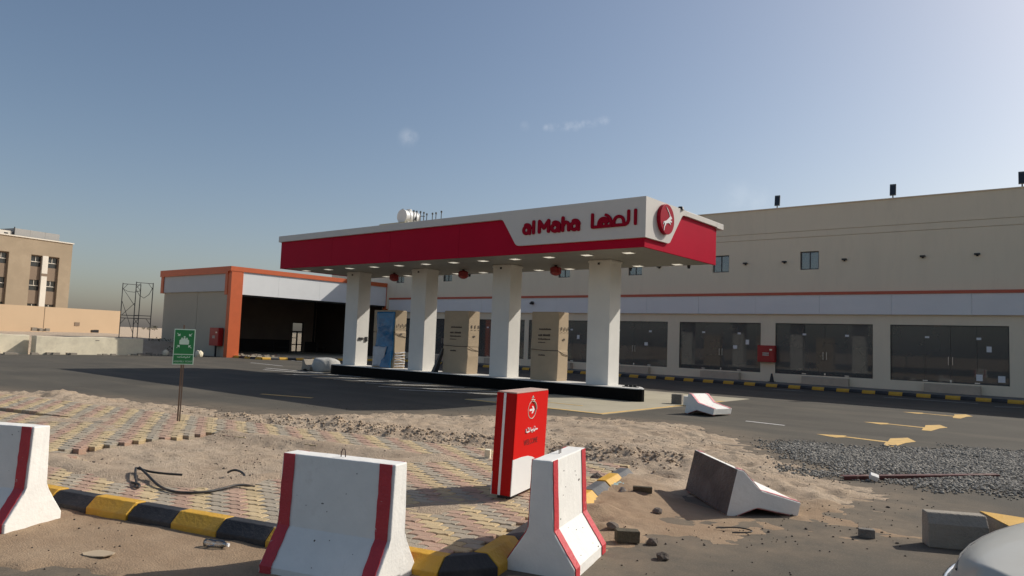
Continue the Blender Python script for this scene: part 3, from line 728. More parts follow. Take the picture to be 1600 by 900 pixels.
mb = MB(); mb.tube([(0,.08,1.12),(0,.08,1.22)], .08, 8); mb.build("filler_cap", M['lamp_grey'], t)
mb = MB(); mb.tube([(.05,.75,1.08),(.05,.75,1.28)], .22, 16); mb.build("manhole", M['tank_white'], t)
for y in (.25,.75,1.2):
    mb = MB(); mb.box((-.45,y,-.0),(.5,y+.12,.15)); mb.build("saddle", M['tank_white'], t)
t = empty("starter_bars", (-41.8, 40, 8.15)); tag(t, "row of thin steel starter bars sticking up from the shop roof", "rebar")
for px, top in ((-43.3,12.05),(-42.95,11.97),(-42.5,11.9),(-42.1,11.8),(-41.75,11.65),(-41.1,11.65),(-40.7,11.65),(-40.1,11.72)):
    mb = MB(); mb.tube([(px,40,8.15),(px+.03,40,top)], .035, 6); mb.tube([(px+.03,40,top-.14),(px+.03,40,top)], .075, 6); P(mb, "rod", M['lamp_grey'], t)
mb = MB(); mb.tube([(-42.5,40.05,11.5),(-42.0,40.05,11.45)], .03, 6); mb.tube([(-43.15,40.05,11.2),(-43.05,40.05,11.45)], .09, 6); P(mb, "tie_bar", M['lamp_grey'], t)

# hose cabinets and the black cone
def fire_cabinet(name, loc, w, h, d, label, pole=0, rz=0):
    t = empty(name, loc, (0,0,rz)); tag(t, label, "fire cabinet", "red fire hose cabinets")
    mb = MB(); mb.box((-w/2,-d,0),(w/2,0,h)); mb.build("cabinet", M['cab_red'], t, .01)
    mb = MB(); mb.box((-w/2+.03,-d-.012,.03),(w/2-.03,-d-.001,h-.03)); dr = mb.build("door", M['cab_red'], t, .004)
    mb = MB(); mb.box((w*.22,-d-.03,h*.7),(w*.36,-d-.013,h*.78)); mb.build("latch", M['steel'], dr)
    mb = MB()
    for j in range(2):
        for i in range(5): mb.box((-.15+i*.06,-d-.0165,h*.5-j*.09),(-.11+i*.06,-d-.0125,h*.5-j*.09+.055))
    mb.build("lettering", M['sign_white'], dr)
    if pole:
        mb = MB(); mb.box((-.04,-d*.6,-pole),(.04,-d*.3,0)); mb.build("post", M['dark'], t)
    return t
fire_cabinet("fire_cabinet", (-12.14, SY-.02, 1.05), .82, .80, .26, "wide red fire hose cabinet on the pillar between two shopfronts")
t = empty("black_cone", (-11.80, SY-.42, .128)); tag(t, "small black cone standing on the footway below the red fire cabinet", "cone")
mb = MB(); mb.box((-.14,-.14,0),(.14,.14,.03)); mb.build("base", M['dark'], t, .006)
mb = MB(); mb.tube([(0,0,.03),(0,0,.40)], [.105,.035], 14); mb.build("cone", M['dark'], t)

# ------------------------------------------------------------------ service bay building
VX, VY = -39.9, 22.6
bay = empty("service_bay", (VX, VY, 0)); tag(bay, "open fronted car service bay with orange frame and white fascia", "building")
BX, BY, BZ = -48.6, 35.1, 5.45
mb = MB(); mb.box((-44.06,VY+.02,0),(VX-.35,VY+.22,3.97)); P(mb, "side_panel", M['bay_side'], bay)
mb = MB(); mb.box((BX,VY+.02,0),(-44.10,VY+.22,3.97)); P(mb, "side_panel", M['bay_side'], bay)
mb = MB(); mb.box((-44.12,VY+.06,0),(-44.04,VY+.2,3.97)); P(mb, "joint_strip", M['dark'], bay)
mb = MB(); holed(mb, VY+.22, BY, 0, 5.2, [(32.2,33.75,.0,2.5)], lambda u, v, d: (BX+.2-d, u, v), .2); P(mb, "outer_wall", M['bay_side'], bay)
mb = MB(); mb.box((BX+.2,BY-.199,0),(VX-.4,BY,5.2)); P(mb, "outer_wall", M['bay_side'], bay)
# the inner back wall with its doorway
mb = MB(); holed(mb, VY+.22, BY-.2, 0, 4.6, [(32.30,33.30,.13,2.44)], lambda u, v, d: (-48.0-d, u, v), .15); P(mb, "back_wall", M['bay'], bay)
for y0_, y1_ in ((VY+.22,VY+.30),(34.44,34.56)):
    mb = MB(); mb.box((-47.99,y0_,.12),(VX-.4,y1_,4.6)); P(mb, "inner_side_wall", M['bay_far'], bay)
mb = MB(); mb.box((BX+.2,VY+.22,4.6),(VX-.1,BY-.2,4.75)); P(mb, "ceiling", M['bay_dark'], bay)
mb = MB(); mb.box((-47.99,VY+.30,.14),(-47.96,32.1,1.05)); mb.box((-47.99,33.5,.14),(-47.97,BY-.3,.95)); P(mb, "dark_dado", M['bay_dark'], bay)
mb = MB(); mb.box((-48.0,34.2,.95),(-47.93,34.32,4.6)); P(mb, "conduit", M['bay_dark'], bay)
for ya, yb, ys_ in ((33.6,34.75,(33.6,34.2,34.75)),(29.8,31.0,(29.8,31.0))):
    mb = MB()
    for z in (.5,.9): mb.tube([(-46.5,ya,z),(-46.5,yb,z)], .03, 6)
    for y in ys_: mb.tube([(-46.5,y,.1),(-46.5,y,.93)], .03, 6)
    P(mb, "guard_rail", M['dark'], bay)
w = MB(); X0 = -48.06
for y0,y1,z0,z1 in ((32.30,32.37,.13,2.44),(33.23,33.30,.13,2.44),(32.37,33.23,2.37,2.44),(32.37,33.23,1.66,1.76),(32.75,32.86,.2,1.66),(32.37,33.23,.13,.2),(32.37,33.23,.68,.76),(32.37,32.75,1.2,1.24)): w.box((X0-.04,y0,z0),(X0+.02,y1,z1))
dr = P(w, "door", M['glass_frame'], bay)
w = MB(); w.box((X0-.02,32.37,.2),(X0-.012,33.23,2.37)); P(w, "pane", M['clear_pane'], dr)
mb = MB(); mb.box((BX+.1,VY+.2,5.0),(VX-.2,BY-.1,5.2)); P(mb, "roof", M['grey_fascia'], bay)
# side: white fascia greyed as if in shade, with orange frame
mb = MB(); mb.box((-48.5,VY-.10,3.97),(-40.15,VY+.02,5.03)); P(mb, "side_fascia", M['bay_shade'], bay)
mb = MB(); mb.box((-48.9,VY-.22,5.03),(VX-.3,VY+.2,5.45)); P(mb, "side_coping", M['orange'], bay)
mb = MB(); mb.box((-48.85,VY-.16,3.93),(-48.5,VY+.05,5.03)); P(mb, "end_trim", M['orange'], bay)
# front: white fascia panels, orange coping and pillars
yy = [VY+.63, 25.7, 28.8, 31.9, BY-.52]
for i in range(4):
    mb = MB(); mb.box((VX-.15,yy[i]+.004,3.80),(VX-.03,yy[i+1]-.004,5.17)); P(mb, "fascia_panel", M['white_panel'], bay)
mb = MB(); mb.box((VX-.3,VY-.22,5.17),(VX+.04,BY+.06,5.45)); P(mb, "front_coping", M['orange'], bay)
mb = MB(); mb.box((VX-.36,VY-.14,0),(VX+.02,VY+.62,5.168)); P(mb, "corner_pillar", M['orange'], bay)
mb = MB(); mb.box((-40.55,VY-.17,3.75),(VX-.361,VY+.1,5.028)); P(mb, "corner_trim", M['orange'], bay)
mb = MB(); mb.box((VX-.36,BY-.51,0),(VX+.02,BY+.04,5.168)); P(mb, "end_pillar", M['orange'], bay)
mb = MB(); mb.box((VX-.3,VY+.62,3.7),(VX-.15,BY-.51,3.80)); P(mb, "soffit_trim", M['dark'], bay)
fire_cabinet("fire_cabinet", (-41.1, VY-.05, .66), 1.05, 1.08, .3, "tall red fire hose cabinet on a post beside the orange pillar", .66)
# apron slab of the bay with its kerb
mb = MB(); mb.extr([(-40.3,22.9),(-37.1,23.2),(-36.3,26.5),(-35.4,31.9),(-35.4,34.5),(-47.9,34.5),(-47.9,22.9)], lambda u, v, d: (u, v, d), -.05, .125); tag(mb.build("bay_apron", M['apron']), kind='structure')
bkerb = empty("bay_kerb", (0,0,0)); tag(bkerb, kind='structure')
def kerb_run(parent, p0, p1, start=0):
    p0, p1 = Vector(p0), Vector(p1); L = (p1-p0).length; a = math.atan2(p1.y-p0.y, p1.x-p0.x); n = int(L/.5)
    for k in range(n):
        p = p0+(p1-p0).normalized()*.5*k
        inst("kerb_stone", KY if (k+start) % 2 == 0 else KB, parent, (p.x, p.y, random.uniform(-.006,.006)), (0,0,a))
kerb_run(bkerb, (-39.6,22.75), (-37.05,23.0)); kerb_run(bkerb, (-37.0,23.05), (-36.2,26.5)); kerb_run(bkerb, (-36.15,26.6), (-35.25,32.0))
mb = MB()
for i in range(26):
    x, y, r = -38.9+random.gauss(0,.9), 23.9+random.gauss(0,.5), random.uniform(.04,.11)
    mb.box((x-r,y-r*.8,.12),(x+r,y+r*.8,.12+r))
tag(mb.build("rubble", M['conc']), kind='stuff')

# ------------------------------------------------------------------ pump canopy
CX0, CX1, CY0, CY1, CZ0, CZ1 = -25.6, -9.05, 16.5, 21.05, 4.2, 5.50
can = empty("fuel_canopy", (-17.3, 18.9, 0)); tag(can, "red and cream fuel station canopy on four white columns with raised lettering", "canopy")
mb = MB(); mb.box((CX0+.08,CY0+.08,CZ0+.02),(CX1-.08,CY1-.08,CZ1-.15)); P(mb, "roof_slab", M['conc'], can)
n = 9
for i in range(n):
    x0 = CX0+.06+(CX1-CX0-.12)*i/n; x1 = CX0+.06+(CX1-CX0-.12)*(i+1)/n
    mb = MB(); mb.box((x0+.004,CY0+.06,CZ0),(x1-.004,CY1-.06,CZ0+.019)); P(mb, "soffit_panel", M['soffit'], can)
# crimson fascias (their own panels), thin soffit lip
for i in range(5):
    x0 = CX0+.05+(CX1-CX0-.1)*i/5; x1 = CX0+.05+(CX1-CX0-.1)*(i+1)/5
    mb = MB(); mb.box((x0+.003,CY0,CZ0-.02),(x1-.003,CY0+.07,5.36)); P(mb, "fascia_panel", M['red_panel'], can)
    mb = MB(); mb.box((x0+.003,CY1-.07,CZ0+.012),(x1-.003,CY1,5.36)); P(mb, "fascia_panel", M['red_panel'], can)
for x0 in (CX0-.02, CX1-.05):
    mb = MB(); mb.box((x0,CY0,CZ0-.02),(x0+.07,CY1,5.36)); P(mb, "fascia_panel", M['red_panel'], can)
# cream cap band, standing proud
mb = MB()
mb.box((CX0-.10,CY0-.09,5.26),(-13.9,CY0+.1,CZ1)); mb.box((CX0-.10,CY1-.1,5.32),(CX1+.09,CY1+.40,CZ1)); mb.box((CX0-.10,CY0+.1,5.32),(CX0+.1,CY1-.1,CZ1)); mb.box((CX1-.1,18.80,5.345),(CX1+.09,CY1-.1,CZ1))
P(mb, "cap_band", M['cream_panel'], can, .008)
# cream corner panels with slanted, rounded lower ends
pf = [(-13.9,CZ1),(-13.9,5.26),(-13.84,5.25),(-13.78,5.20),(-13.31,4.50),(-13.26,4.45),(-13.19,4.425),(-13.1,4.42),(CX1+.09,4.42),(CX1+.09,CZ1)]
mb = MB(); mb.extr(pf, lambda u, v, d: (u, d, v), CY0-.09, CY0-.002); P(mb, "sign_panel", M['cream_panel'], can)
ps = [(CY0-.002,4.42),(17.70,4.42),(17.80,4.45),(17.86,4.52),(18.49,5.26),(18.56,5.32),(18.66,5.345),(18.80,5.345),(18.80,CZ1),(CY0-.002,CZ1)]
mb = MB(); mb.extr(ps, lambda u, v, d: (d, u, v), CX1+.021, CX1+.09); P(mb, "sign_panel", M['cream_panel'], can)
# lettering on the long side
ff = lambda u, v, d: (u, CY0-.09-d, v)
def arc(cx, cy, rx, ry, a0, a1, n=10): return [(cx+rx*math.cos(math.radians(a0+(a1-a0)*i/n)), cy+ry*math.sin(math.radians(a0+(a1-a0)*i/n))) for i in range(n+1)]
def let_a(x0, x1): 
    w = x1-x0; cx = x0+w*.42
    return [arc(cx, 4.865, w*.34, .10, 0, 360, 12), [(x1-.04,4.755),(x1-.04,4.90)], arc(cx+.02, 4.90, w*.44, .125, 5, 120, 6)]
word = {'a': let_a(-13.0,-12.71), 'l': [[(-12.61,4.765),(-12.61,5.10)]],
        'M': [[(-12.40,4.775),(-12.40,5.09),(-12.235,4.88),(-12.07,5.09),(-12.07,4.775)]],
        'a2': let_a(-11.98,-11.66), 'h': [[(-11.57,4.765),(-11.57,5.13)], arc(-11.46, 4.88, .095, .115, 165, 0, 8)+[(-11.365,4.765)]], 'a3': let_a(-11.31,-11.0)}
for k, L in word.items():
    mb = MB(); strokes(mb, L, .098 if k != 'M' else .105, ff, .0, .035); P(mb, "letter", M['letter'], can)
arab = [[[(-9.255,4.785),(-9.255,5.155)]],
        [[(-9.46,5.15),(-9.46,4.90),(-9.49,4.825),(-9.56,4.79),(-10.58,4.785)], arc(-9.755, 4.87, .15, .155, 0, 180, 9), [(-9.60,4.88),(-9.60,4.80)], [(-9.905,4.88),(-9.905,4.80)],
         arc(-10.23, 4.86, .15, .15, 20, 180, 8), [(-10.38,4.87),(-10.38,4.80)], arc(-10.25, 4.86, .26, .25, 70, -15, 8), arc(-10.22, 4.84, .075, .09, 0, 180, 7),
         [(-10.585,4.785),(-10.585,5.14)]]]
for L in arab:
    mb = MB(); strokes(mb, L, .082, ff, .0, .035); P(mb, "arabic_letter", M['letter'], can)
# round emblem on the short side
mb = MB(); mb.extr([(17.41+.41*math.cos(2*math.pi*i/40), 5.03+.41*math.sin(2*math.pi*i/40)) for i in range(40)], lambda u, v, d: (d, u, v), CX1+.09, CX1+.20)
disc = P(mb, "emblem_disc", M['disc_red'], can, .008)
fe = lambda u, v, d: (CX1+.20+d, 17.41+u*1.05, 5.03+v*1.05)
def blob(mb, pts, k): mb.extr(pts, fe, .0, .012+.0007*k)
mb = MB()
blob(mb, [(-.10,.315),(-.075,.305),(.02,.245),(.10,.165),(.165,.095),(.145,.075),(.07,.165),(-.01,.24)], 0)
blob(mb, [(.13,.10),(.175,.105),(.235,.055),(.225,.03),(.17,.035),(.16,.0),(.13,-.045),(.08,-.075),(.03,-.09),(-.06,-.115),(-.12,-.10),(-.175,-.095),(-.16,-.065),(-.10,-.055),(-.03,-.02),(.03,.02),(.08,.06)], 1)
blob(mb, [(.10,-.02),(.21,-.01),(.225,.0),(.225,-.055),(.20,-.06),(.20,-.035),(.10,-.075)], 2)
blob(mb, [(.08,-.05),(.155,-.075),(.175,-.12),(.155,-.125),(.13,-.095),(.05,-.09)], 3)
blob(mb, [(-.15,-.075),(-.08,-.115),(-.11,-.17),(-.155,-.20),(-.185,-.315),(-.205,-.31),(-.195,-.205),(-.165,-.165)], 4)
blob(mb, [(-.12,-.07),(-.15,-.11),(-.20,-.115),(-.235,-.165),(-.245,-.155),(-.215,-.09),(-.165,-.07)], 5)
P(mb, "antelope_emblem", M['emblem_white'], disc)
# recessed lamps, detectors
for x in (-25.18,-23.7,-22.35,-20.9,-19.52,-18.13,-16.79,-15.46,-14.12,-12.79,-11.43,-10.05):
    for y in (17.45, 20.5):
        mb = MB(); mb.box((x-.15,y-.15,CZ0-.024),(x+.15,y+.15,CZ0-.001)); fr = P(mb, "ceiling_light", M['white_panel'], can, .006)
        mb = MB(); mb.box((x-.125,y-.125,CZ0-.029),(x+.125,y+.125,CZ0-.0245)); P(mb, "led_panel", M['led'], fr)
for x, y in ((-9.9,21.0),(-12.0,21.0),(-14.9,21.0),(-17.5,21.0),(-19.3,21.0),(-21.2,20.9)):
    mb = MB(); mb.tube([(x,y,CZ0),(x,y,CZ0-.10)], [.06,.04], 8); P(mb, "smoke_detector", M['dark'], can)
# columns: clad shaft and base seam
for x1 in (-23.24,-19.32,-15.26,-11.335):
    mb = MB(); mb.box((x1-.79,18.65,.36),(x1,19.28,CZ0-.001)); c = P(mb, "column", M['col_white'], can, .012)
    mb = MB(); mb.box((x1-.81,18.63,CZ0-.09),(x1+.02,19.30,CZ0-.03)); P(mb, "head_trim", M['col_white'], c)
    mb = MB(); mb.box((x1-.45,18.61,CZ0-.16),(x1-.38,18.63,CZ0-.095)); P(mb, "clip", M['dark'], c)
mb = MB(); mb.box((-23.239,18.78,1.42),(-23.20,18.98,1.52)); mb.box((-23.239,19.1,1.36),(-23.20,19.22,1.55)); P(mb, "switch_box", M['dark'], can)
mb = MB(); mb.tube([(-9.0,18.5,CZ1-.02),(-9.0,18.5,CZ1+.07)], [.10,.07], 10); P(mb, "beacon", M['dark'], can)
# hanging powder modules under the canopy
for x, lab in ((-22.08,"red extinguisher module hanging under the canopy between the two farthest columns"),(-18.24,"red extinguisher module hanging under the canopy between the second and third columns"),(-14.0,"red extinguisher module hanging under the canopy beside the column nearest the lettering")):
    t = empty("extinguisher_module", (x, 19.5, CZ0)); tag(t, lab, "fire extinguisher", "extinguisher modules under the canopy")
    mb = MB(); mb.tube([(0,0,0),(0,0,-.06)], .05, 8); mb.build("hanger", M['dark'], t)
    mb = MB(); mb.tube([(0,0,-.05),(0,0,-.10),(0,0,-.26),(0,0,-.32),(0,0,-.35)], [.12,.19,.19,.13,.05], 16); mb.build("vessel", M['ext_red'], t)
# pump island
isl = empty("pump_island", (-17.2, 19.3, 0)); tag(isl, kind='structure')
def rrect(x0, x1, y0, y1, r, n=6):
    pts = []
    for cx, cy, a in ((x1-r,y0+r,-90),(x1-r,y1-r,0),(x0+r,y1-r,90),(x0+r,y0+r,180)):
        pts += [(cx+r*math.cos(math.radians(a+90*i/n)), cy+r*math.sin(math.radians(a+90*i/n))) for i in range(n+1)]
    return pts
ISL = [(-24.1,18.22),(-10.22,18.22),(-10.08,18.25),(-10.0,18.33),(-9.99,18.44),(-10.05,18.56),(-10.17,18.72),(-10.32,18.98),(-10.52,19.2),(-10.85,19.36),(-11.2,19.42),(-24.0,19.42),(-24.3,19.3),(-24.36,19.0),(-24.36,18.45),(-24.28,18.27)]
mb = MB(); mb.extr(ISL, lambda u, v, d: (u, v, d), 0, .352); P(mb, "island_skirt", M['black_kerb'], isl)
mb = MB(); mb.extr([(-17.2+(u+17.2)*.9985, 18.82+(v-18.82)*.985) for u, v in ISL], lambda u, v, d: (u, v, d), .353, .38); P(mb, "island_top", M['island_top'], isl, .006)

# cartoned dispensers on the island
def carton(label, x0, x1, y0, y1, top, blue=False, strap=1.35):
    t = empty("wrapped_dispenser", ((x0+x1)/2, (y0+y1)/2, .38)); tag(t, label, "fuel dispenser", "fuel dispensers still in their packing")
    mb = MB(); R = random.Random(int(-x0*10))
    g = 6; w, d = (x1-x0)/2, (y1-y0)/2; H = top-.38
    lv = [0,.3,.62,strap-.38-.02,strap-.38,1.45,1.9,H]
    ring = lambda z, k: [(-w+R.uniform(-.012,.012)*k, -d+R.uniform(-.012,.012)*k, z),(w+R.uniform(-.02,.02)*k, -d+R.uniform(-.012,.012)*k, z),(w+R.uniform(-.02,.02)*k, d, z),(-w, d, z)]
    vs = [];  fs = []
    for i, z in enumerate(lv): vs += ring(z, 1 if 0 < i < len(lv)-1 else .4)
    for i in range(len(lv)-1):
        for k in range(4): fs.append((i*4+k, i*4+(k+1) % 4, (i+1)*4+(k+1) % 4, (i+1)*4+k))
    fs.append(tuple(range(len(vs)-4, len(vs)))); mb.add(vs, fs); mb.build("carton", M['card'], t, .012)
    mb = MB(); mb.box((-w*.98,-d*.99,H+.001),(-.01,d*.99,H+.012)); mb.box((.01,-d*.99,H+.001),(w*.98,d*.99,H+.012)); mb.build("top_flap", M['card'], t)
    mb = MB(); s = strap-.38
    mb.tube([(-w-.012,-d-.015,s+.02),(0,-d-.018,s-.01),(w+.012,-d-.015,s)], .010, 5); mb.tube([(w+.014,-d-.015,s),(w+.022,0,s-.11),(w+.016,d,s-.16)], .010, 5); mb.build("strap", M['print'], t)
    pr = MB(); xs = w+.024
    for k in range(3): pr.box((xs-.002,-d*.55+k*.18,1.62),(xs+.001,-d*.55+k*.18+.05,1.73)); pr.box((xs-.002,-d*.6+k*.19,1.55),(xs+.001,-d*.6+k*.19+.09,1.565))
    pr.box((xs-.002,-.04,1.30),(xs+.001,.07,1.36))
    if not blue:
        def row(xa, xb, z, h, n):
            for k in range(n):
                a = xa+(xb-xa)*k/n; pr.box((a,-d-.016,z),(a+(xb-xa)/n*.72,-d-.0125,z+h*R.uniform(.7,1)))
        row(-w*.4,w*.5,1.62,.055,12); row(-w*.45,-w*.15,1.42,.07,3); row(-.05,w*.45,1.42,.07,6); row(-w*.45,w*.45,1.30,.05,9); row(-w*.45,w*.1,1.2,.03,5); row(-w*.4,w*.1,.78,.05,7)
    tag(pr.build("carton_print", M['print'], t), kind='stuff')
    if blue:
        # rumpled blue film on the near face, torn away to white at the bottom
        nx, nz = 10, 22; vs = []; fs = []
        for j in range(nz+1):
            for i in range(nx+1):
                u, v = i/nx, j/nz
                zz = .60+ (H-.65)*v; 
                if j == 0: zz += .12*math.sin(i*2.1)+.1*R.random() - .35*(u > .55)
                vs.append((-w*.62+u*w*1.60, -d-.03-.03*R.random()-.02*math.sin(v*9+u*3), zz))
        for j in range(nz):
            for i in range(nx): fs.append((j*(nx+1)+i, j*(nx+1)+i+1, (j+1)*(nx+1)+i+1, (j+1)*(nx+1)+i))
        mb = MB(); mb.add(vs, fs); o = mb.build("blue_film", M['blue_film'], t, smooth=True); so_ = o.modifiers.new("t", 'SOLIDIFY'); so_.thickness = .006
        vs, fs = [], []
        for j in range(9):
            for i in range(8): vs.append((-w*.75+i/7*w*1.2*(1-.22*(1-j/8)) , -d-.085-.03*R.random()-.06*(1-j/8)*R.random(), .02+j/8*.78+.04*R.random()))
        for j in range(8):
            for i in range(7): fs.append((j*8+i, j*8+i+1, (j+1)*8+i+1, (j+1)*8+i))
        mb = MB(); mb.add(vs, fs); o = mb.build("torn_film", M['white_film'], t, smooth=True); so_ = o.modifiers.new("t", 'SOLIDIFY'); so_.thickness = .006
        mb = MB(); mb.extr([(w*.05,.02),(w*1.0,.02),(w*1.0,.68),(w*.72,.62),(w*.35,.4),(w*.1,.3)], lambda u, v, dd: (u, -d-dd-.03*math.sin(v*14), v), .15, .165); mb.build("blue_film", M['blue_film'], t)
        for k in range(6):
            z = .08+.1*k
            mb = MB(); mb.tube([(w+.01,-d*.9,z),(w+.05+.03*R.random(),-d*.2,z+.06*R.uniform(-1,1)),(w+.03,d*.9,z+.05*R.uniform(-1,1))], .022, 5); mb.build("crumpled_fold", M['white_film'], t)
    return t
carton("carton wrapped fuel dispenser on the island before the column nearest the lettering", -14.36, -13.28, 18.75, 19.32, 2.58)
carton("carton wrapped fuel dispenser in the middle of the island, between the inner columns", -18.38, -17.18, 18.75, 19.32, 2.60)
carton("fuel dispenser half covered in blue plastic film beside the farthest column", -22.30, -21.02, 18.75, 19.32, 2.62, True, 1.75)
mb = MB(); mb.add([(-18.75,18.55,.38),(-18.55,18.5,.38),(-18.35,18.7,1.25),(-18.42,18.72,1.25),(-18.72,18.7,.38),(-18.5,18.66,.38),(-18.33,18.78,1.22),(-18.40,18.8,1.22)],
   [(0,1,2,3),(4,7,6,5),(0,4,5,1),(1,5,6,2),(2,6,7,3),(3,7,4,0)])
tag(mb.build("dark_board", M['dark']), "dark narrow board leaning against the middle wrapped dispenser", "board")
mb = MB()
for k in range(3): mb.tube([(-10.75+k*.14,18.75,.381),(-10.75+k*.14,18.75,.46)], .055, 8)
mb.box((-10.85,18.68,.381),(-10.37,18.82,.40))
tag(mb.build("pipe_fittings", M['dark']), "row of dark pipe stubs on the near end of the pump island", "pipe fittings")

# ------------------------------------------------------------------ concrete barriers
def axang(r):
    v = Vector(r); return Matrix.Rotation(v.length, 4, v.normalized())
def barrier(label, rot, loc, L, k=1.0, red='red_paint', base='white_conc', seed=0, patches=0, hoop=True):
    h, b, lip, kz, kw, tw = [q*k for q in (.792,.505,.08,.313,.187,.15)]; L *= k
    t = empty("concrete_barrier", loc); t.rotation_euler = axang(rot).to_euler()
    tag(t, label, "barrier", "white and red concrete barriers")
    R = random.Random(seed)
    prof = [(-b/2,0),(b/2,0),(b/2,lip),(kw/2,kz),(tw/2,h),(-tw/2,h),(-kw/2,kz),(-b/2,lip)]
    bm = bmesh.new(); n = 9; rings = []
    for i in range(n):
        x = -L/2+L*i/(n-1)
        rings.append([bm.verts.new((x+R.uniform(-.003,.003)*(0 < i < n-1), y, z)) for y, z in prof])
    for i in range(n-1):
        for j in range(8): bm.faces.new((rings[i][j], rings[i][(j+1) % 8], rings[i+1][(j+1) % 8], rings[i+1][j]))
    bm.faces.new(rings[0][::-1]); bm.faces.new(rings[-1])
    bmesh.ops.recalc_face_normals(bm, faces=bm.faces[:])
    for f in bm.faces:
        if abs(f.normal.z+1) < .05: f.material_index = 1
    me = bpy.data.meshes.new("body"); bm.to_mesh(me); bm.free()
    me.materials.append(M[base]); me.materials.append(M['raw_conc'])
    o = bpy.data.objects.new("body", me); COL.objects.link(o); o.parent = t
    bv = o.modifiers.new("edge", 'BEVEL'); bv.width = .009; bv.segments = 2; bv.limit_method = 'ANGLE'; bv.angle_limit = math.radians(40)
    sb = o.modifiers.new("fine", 'SUBSURF'); sb.subdivision_type = 'SIMPLE'; sb.levels = sb.render_levels = 2
    tx = bpy.data.textures.new("worn", 'CLOUDS'); tx.noise_scale = .09; tx.noise_depth = 4
    dp = o.modifiers.new("worn", 'DISPLACE'); dp.texture = tx; dp.strength = .005; dp.mid_level = .62
    # painted bands near each end, on both long faces
    for sgn in (-1, 1):
        for x0, x1 in ((-L/2+.012, -L/2+.105*k), (L/2-.115*k, L/2-.022)):
            mb = MB(); pts = [(b/2,.012),(b/2,lip),(kw/2,kz),(tw/2,h-.004)]; m = 10
            prev = None; seq = []
            for a_, b_ in zip(pts[:-1], pts[1:]):
                for q in range(m): seq.append((a_[0]+(b_[0]-a_[0])*q/m, a_[1]+(b_[1]-a_[1])*q/m))
            seq.append(pts[-1])
            vs, fs = [], []
            for q, (y, z) in enumerate(seq):
                w0, w1 = R.uniform(-.003,.003), R.uniform(-.003,.003)
                vs += [(x0+w0, sgn*(y+.0045), z+.0025), (x1+w1, sgn*(y+.0045), z+.0025)]
            for q in range(len(seq)-1): fs.append((2*q,2*q+1,2*q+3,2*q+2))
            mb.add(vs, fs); st = mb.build("red_stripe", M[red], t)
            s_ = st.modifiers.new("t", 'SOLIDIFY'); s_.thickness = .004; s_.offset = 0
    pm = MB()                                                 # blow holes and small chips in the cast faces
    for q in range(26):
        sgn = R.choice((-1, 1)); x0 = R.uniform(-L/2+.13*k, L/2-.13*k); f = R.uniform(.03, .97); rr = R.choice((.002,.003,.003,.004,.0065))*k
        if R.random() < .6: y0, z0, y1, z1 = kw/2, kz, tw/2, h
        else: y0, z0, y1, z1 = b/2, lip, kw/2, kz
        c = Vector((x0, sgn*(y0+(y1-y0)*f), z0+(z1-z0)*f)); tz = Vector((0, sgn*(y1-y0), z1-z0)).normalized(); nn_ = Vector((0, sgn*(z1-z0), -(y1-y0))).normalized(); c += nn_*.0025
        m6 = [c+Vector((1,0,0))*rr*math.cos(q6)*R.uniform(.7,1.3)+tz*rr*math.sin(q6)*R.uniform(.7,1.3) for q6 in [i*math.pi/3 for i in range(6)]]
        pm.add([p_ for p_ in m6]+[p_-nn_*.004 for p_ in m6], [tuple(range(6)), tuple(range(6,12))[::-1]]+[(i,(i+1) % 6,6+(i+1) % 6,6+i) for i in range(6)])
    tag(pm.build("blow_holes", M['raw_conc'], t), kind='stuff')
    if hoop:
        mb = MB(); x0 = R.uniform(-.05,.05)
        mb.tube([(x0-.018,0,h-.02),(x0-.017,.0,h+.03),(x0-.008,.004,h+.052),(x0+.008,.004,h+.052),(x0+.017,0,h+.03),(x0+.018,0,h-.02)], .0035, 6); mb.build("lifting_loop", M['rebar'], t)
    return t
barrier("upright barrier standing end on in front of the red totem by the kerb corner", (-.006,-.012,1.8459), (-3.094,4.462,-.012), .773, seed=1)
barrier("upright white and red barrier seen broadside before the front kerb, chipped red left edge", (-.004,-.002,.2992), (-3.947,3.119,-.016), .897, seed=2)
barrier("upright white and red barrier cut by the left frame edge", (-.01,-.008,.4369), (-6.891,1.953,-.008), .868, seed=3)
barrier("barrier tipped on its side in the sand with dark unpainted base facing out", (.8201,1.9942,1.5999), (-3.120,7.20,.235), 1.219, .9, seed=4, red='pink_paint', hoop=False)
barrier("small looking toppled barrier with faded pink bands lying on the asphalt beside the island apron", (1.4042,1.2581,1.0134), (-7.605,16.66,.258), .876, .947, seed=5, red='pink_paint', hoop=False)
barrier("weathered grey toppled barrier lying past the far end of the pump island", (1.45,1.2,1.0), (-26.6,19.1,.25), 1.1, 1.0, seed=6, red='conc', base='conc', hoop=False)
t = empty("grey_sack", (-25.6, 19.0, 0)); tag(t, "full grey sack lying at the far end of the pump island", "sack")
bm = bmesh.new(); bmesh.ops.create_icosphere(bm, subdivisions=4, radius=1)
for v in bm.verts:
    p = v.co.copy(); k = 1+.05*math.sin(p.x*4+1)*math.sin(p.z*5)+.03*math.sin(p.y*7+p.x*3); p = Vector([math.copysign(abs(c)**.7, c) for c in p])
    v.co = Vector((p.x*.62*k, p.y*.5*k, max(-.02, (p.z*.36*k)+.24)))
me = bpy.data.meshes.new("sack"); bm.to_mesh(me); bm.free(); me.materials.append(M['tarp']); me.polygons.foreach_set("use_smooth", [True]*len(me.polygons))
o = bpy.data.objects.new("sack_body", me); COL.objects.link(o); o.parent = t
mb = MB(); mb.tube([(-.60,-.30,.05),(-.60,.0,.40),(-.58,.3,.1)], [.02,.035,.02], 6); mb.build("seam", M['tarp'], t, smooth=True)

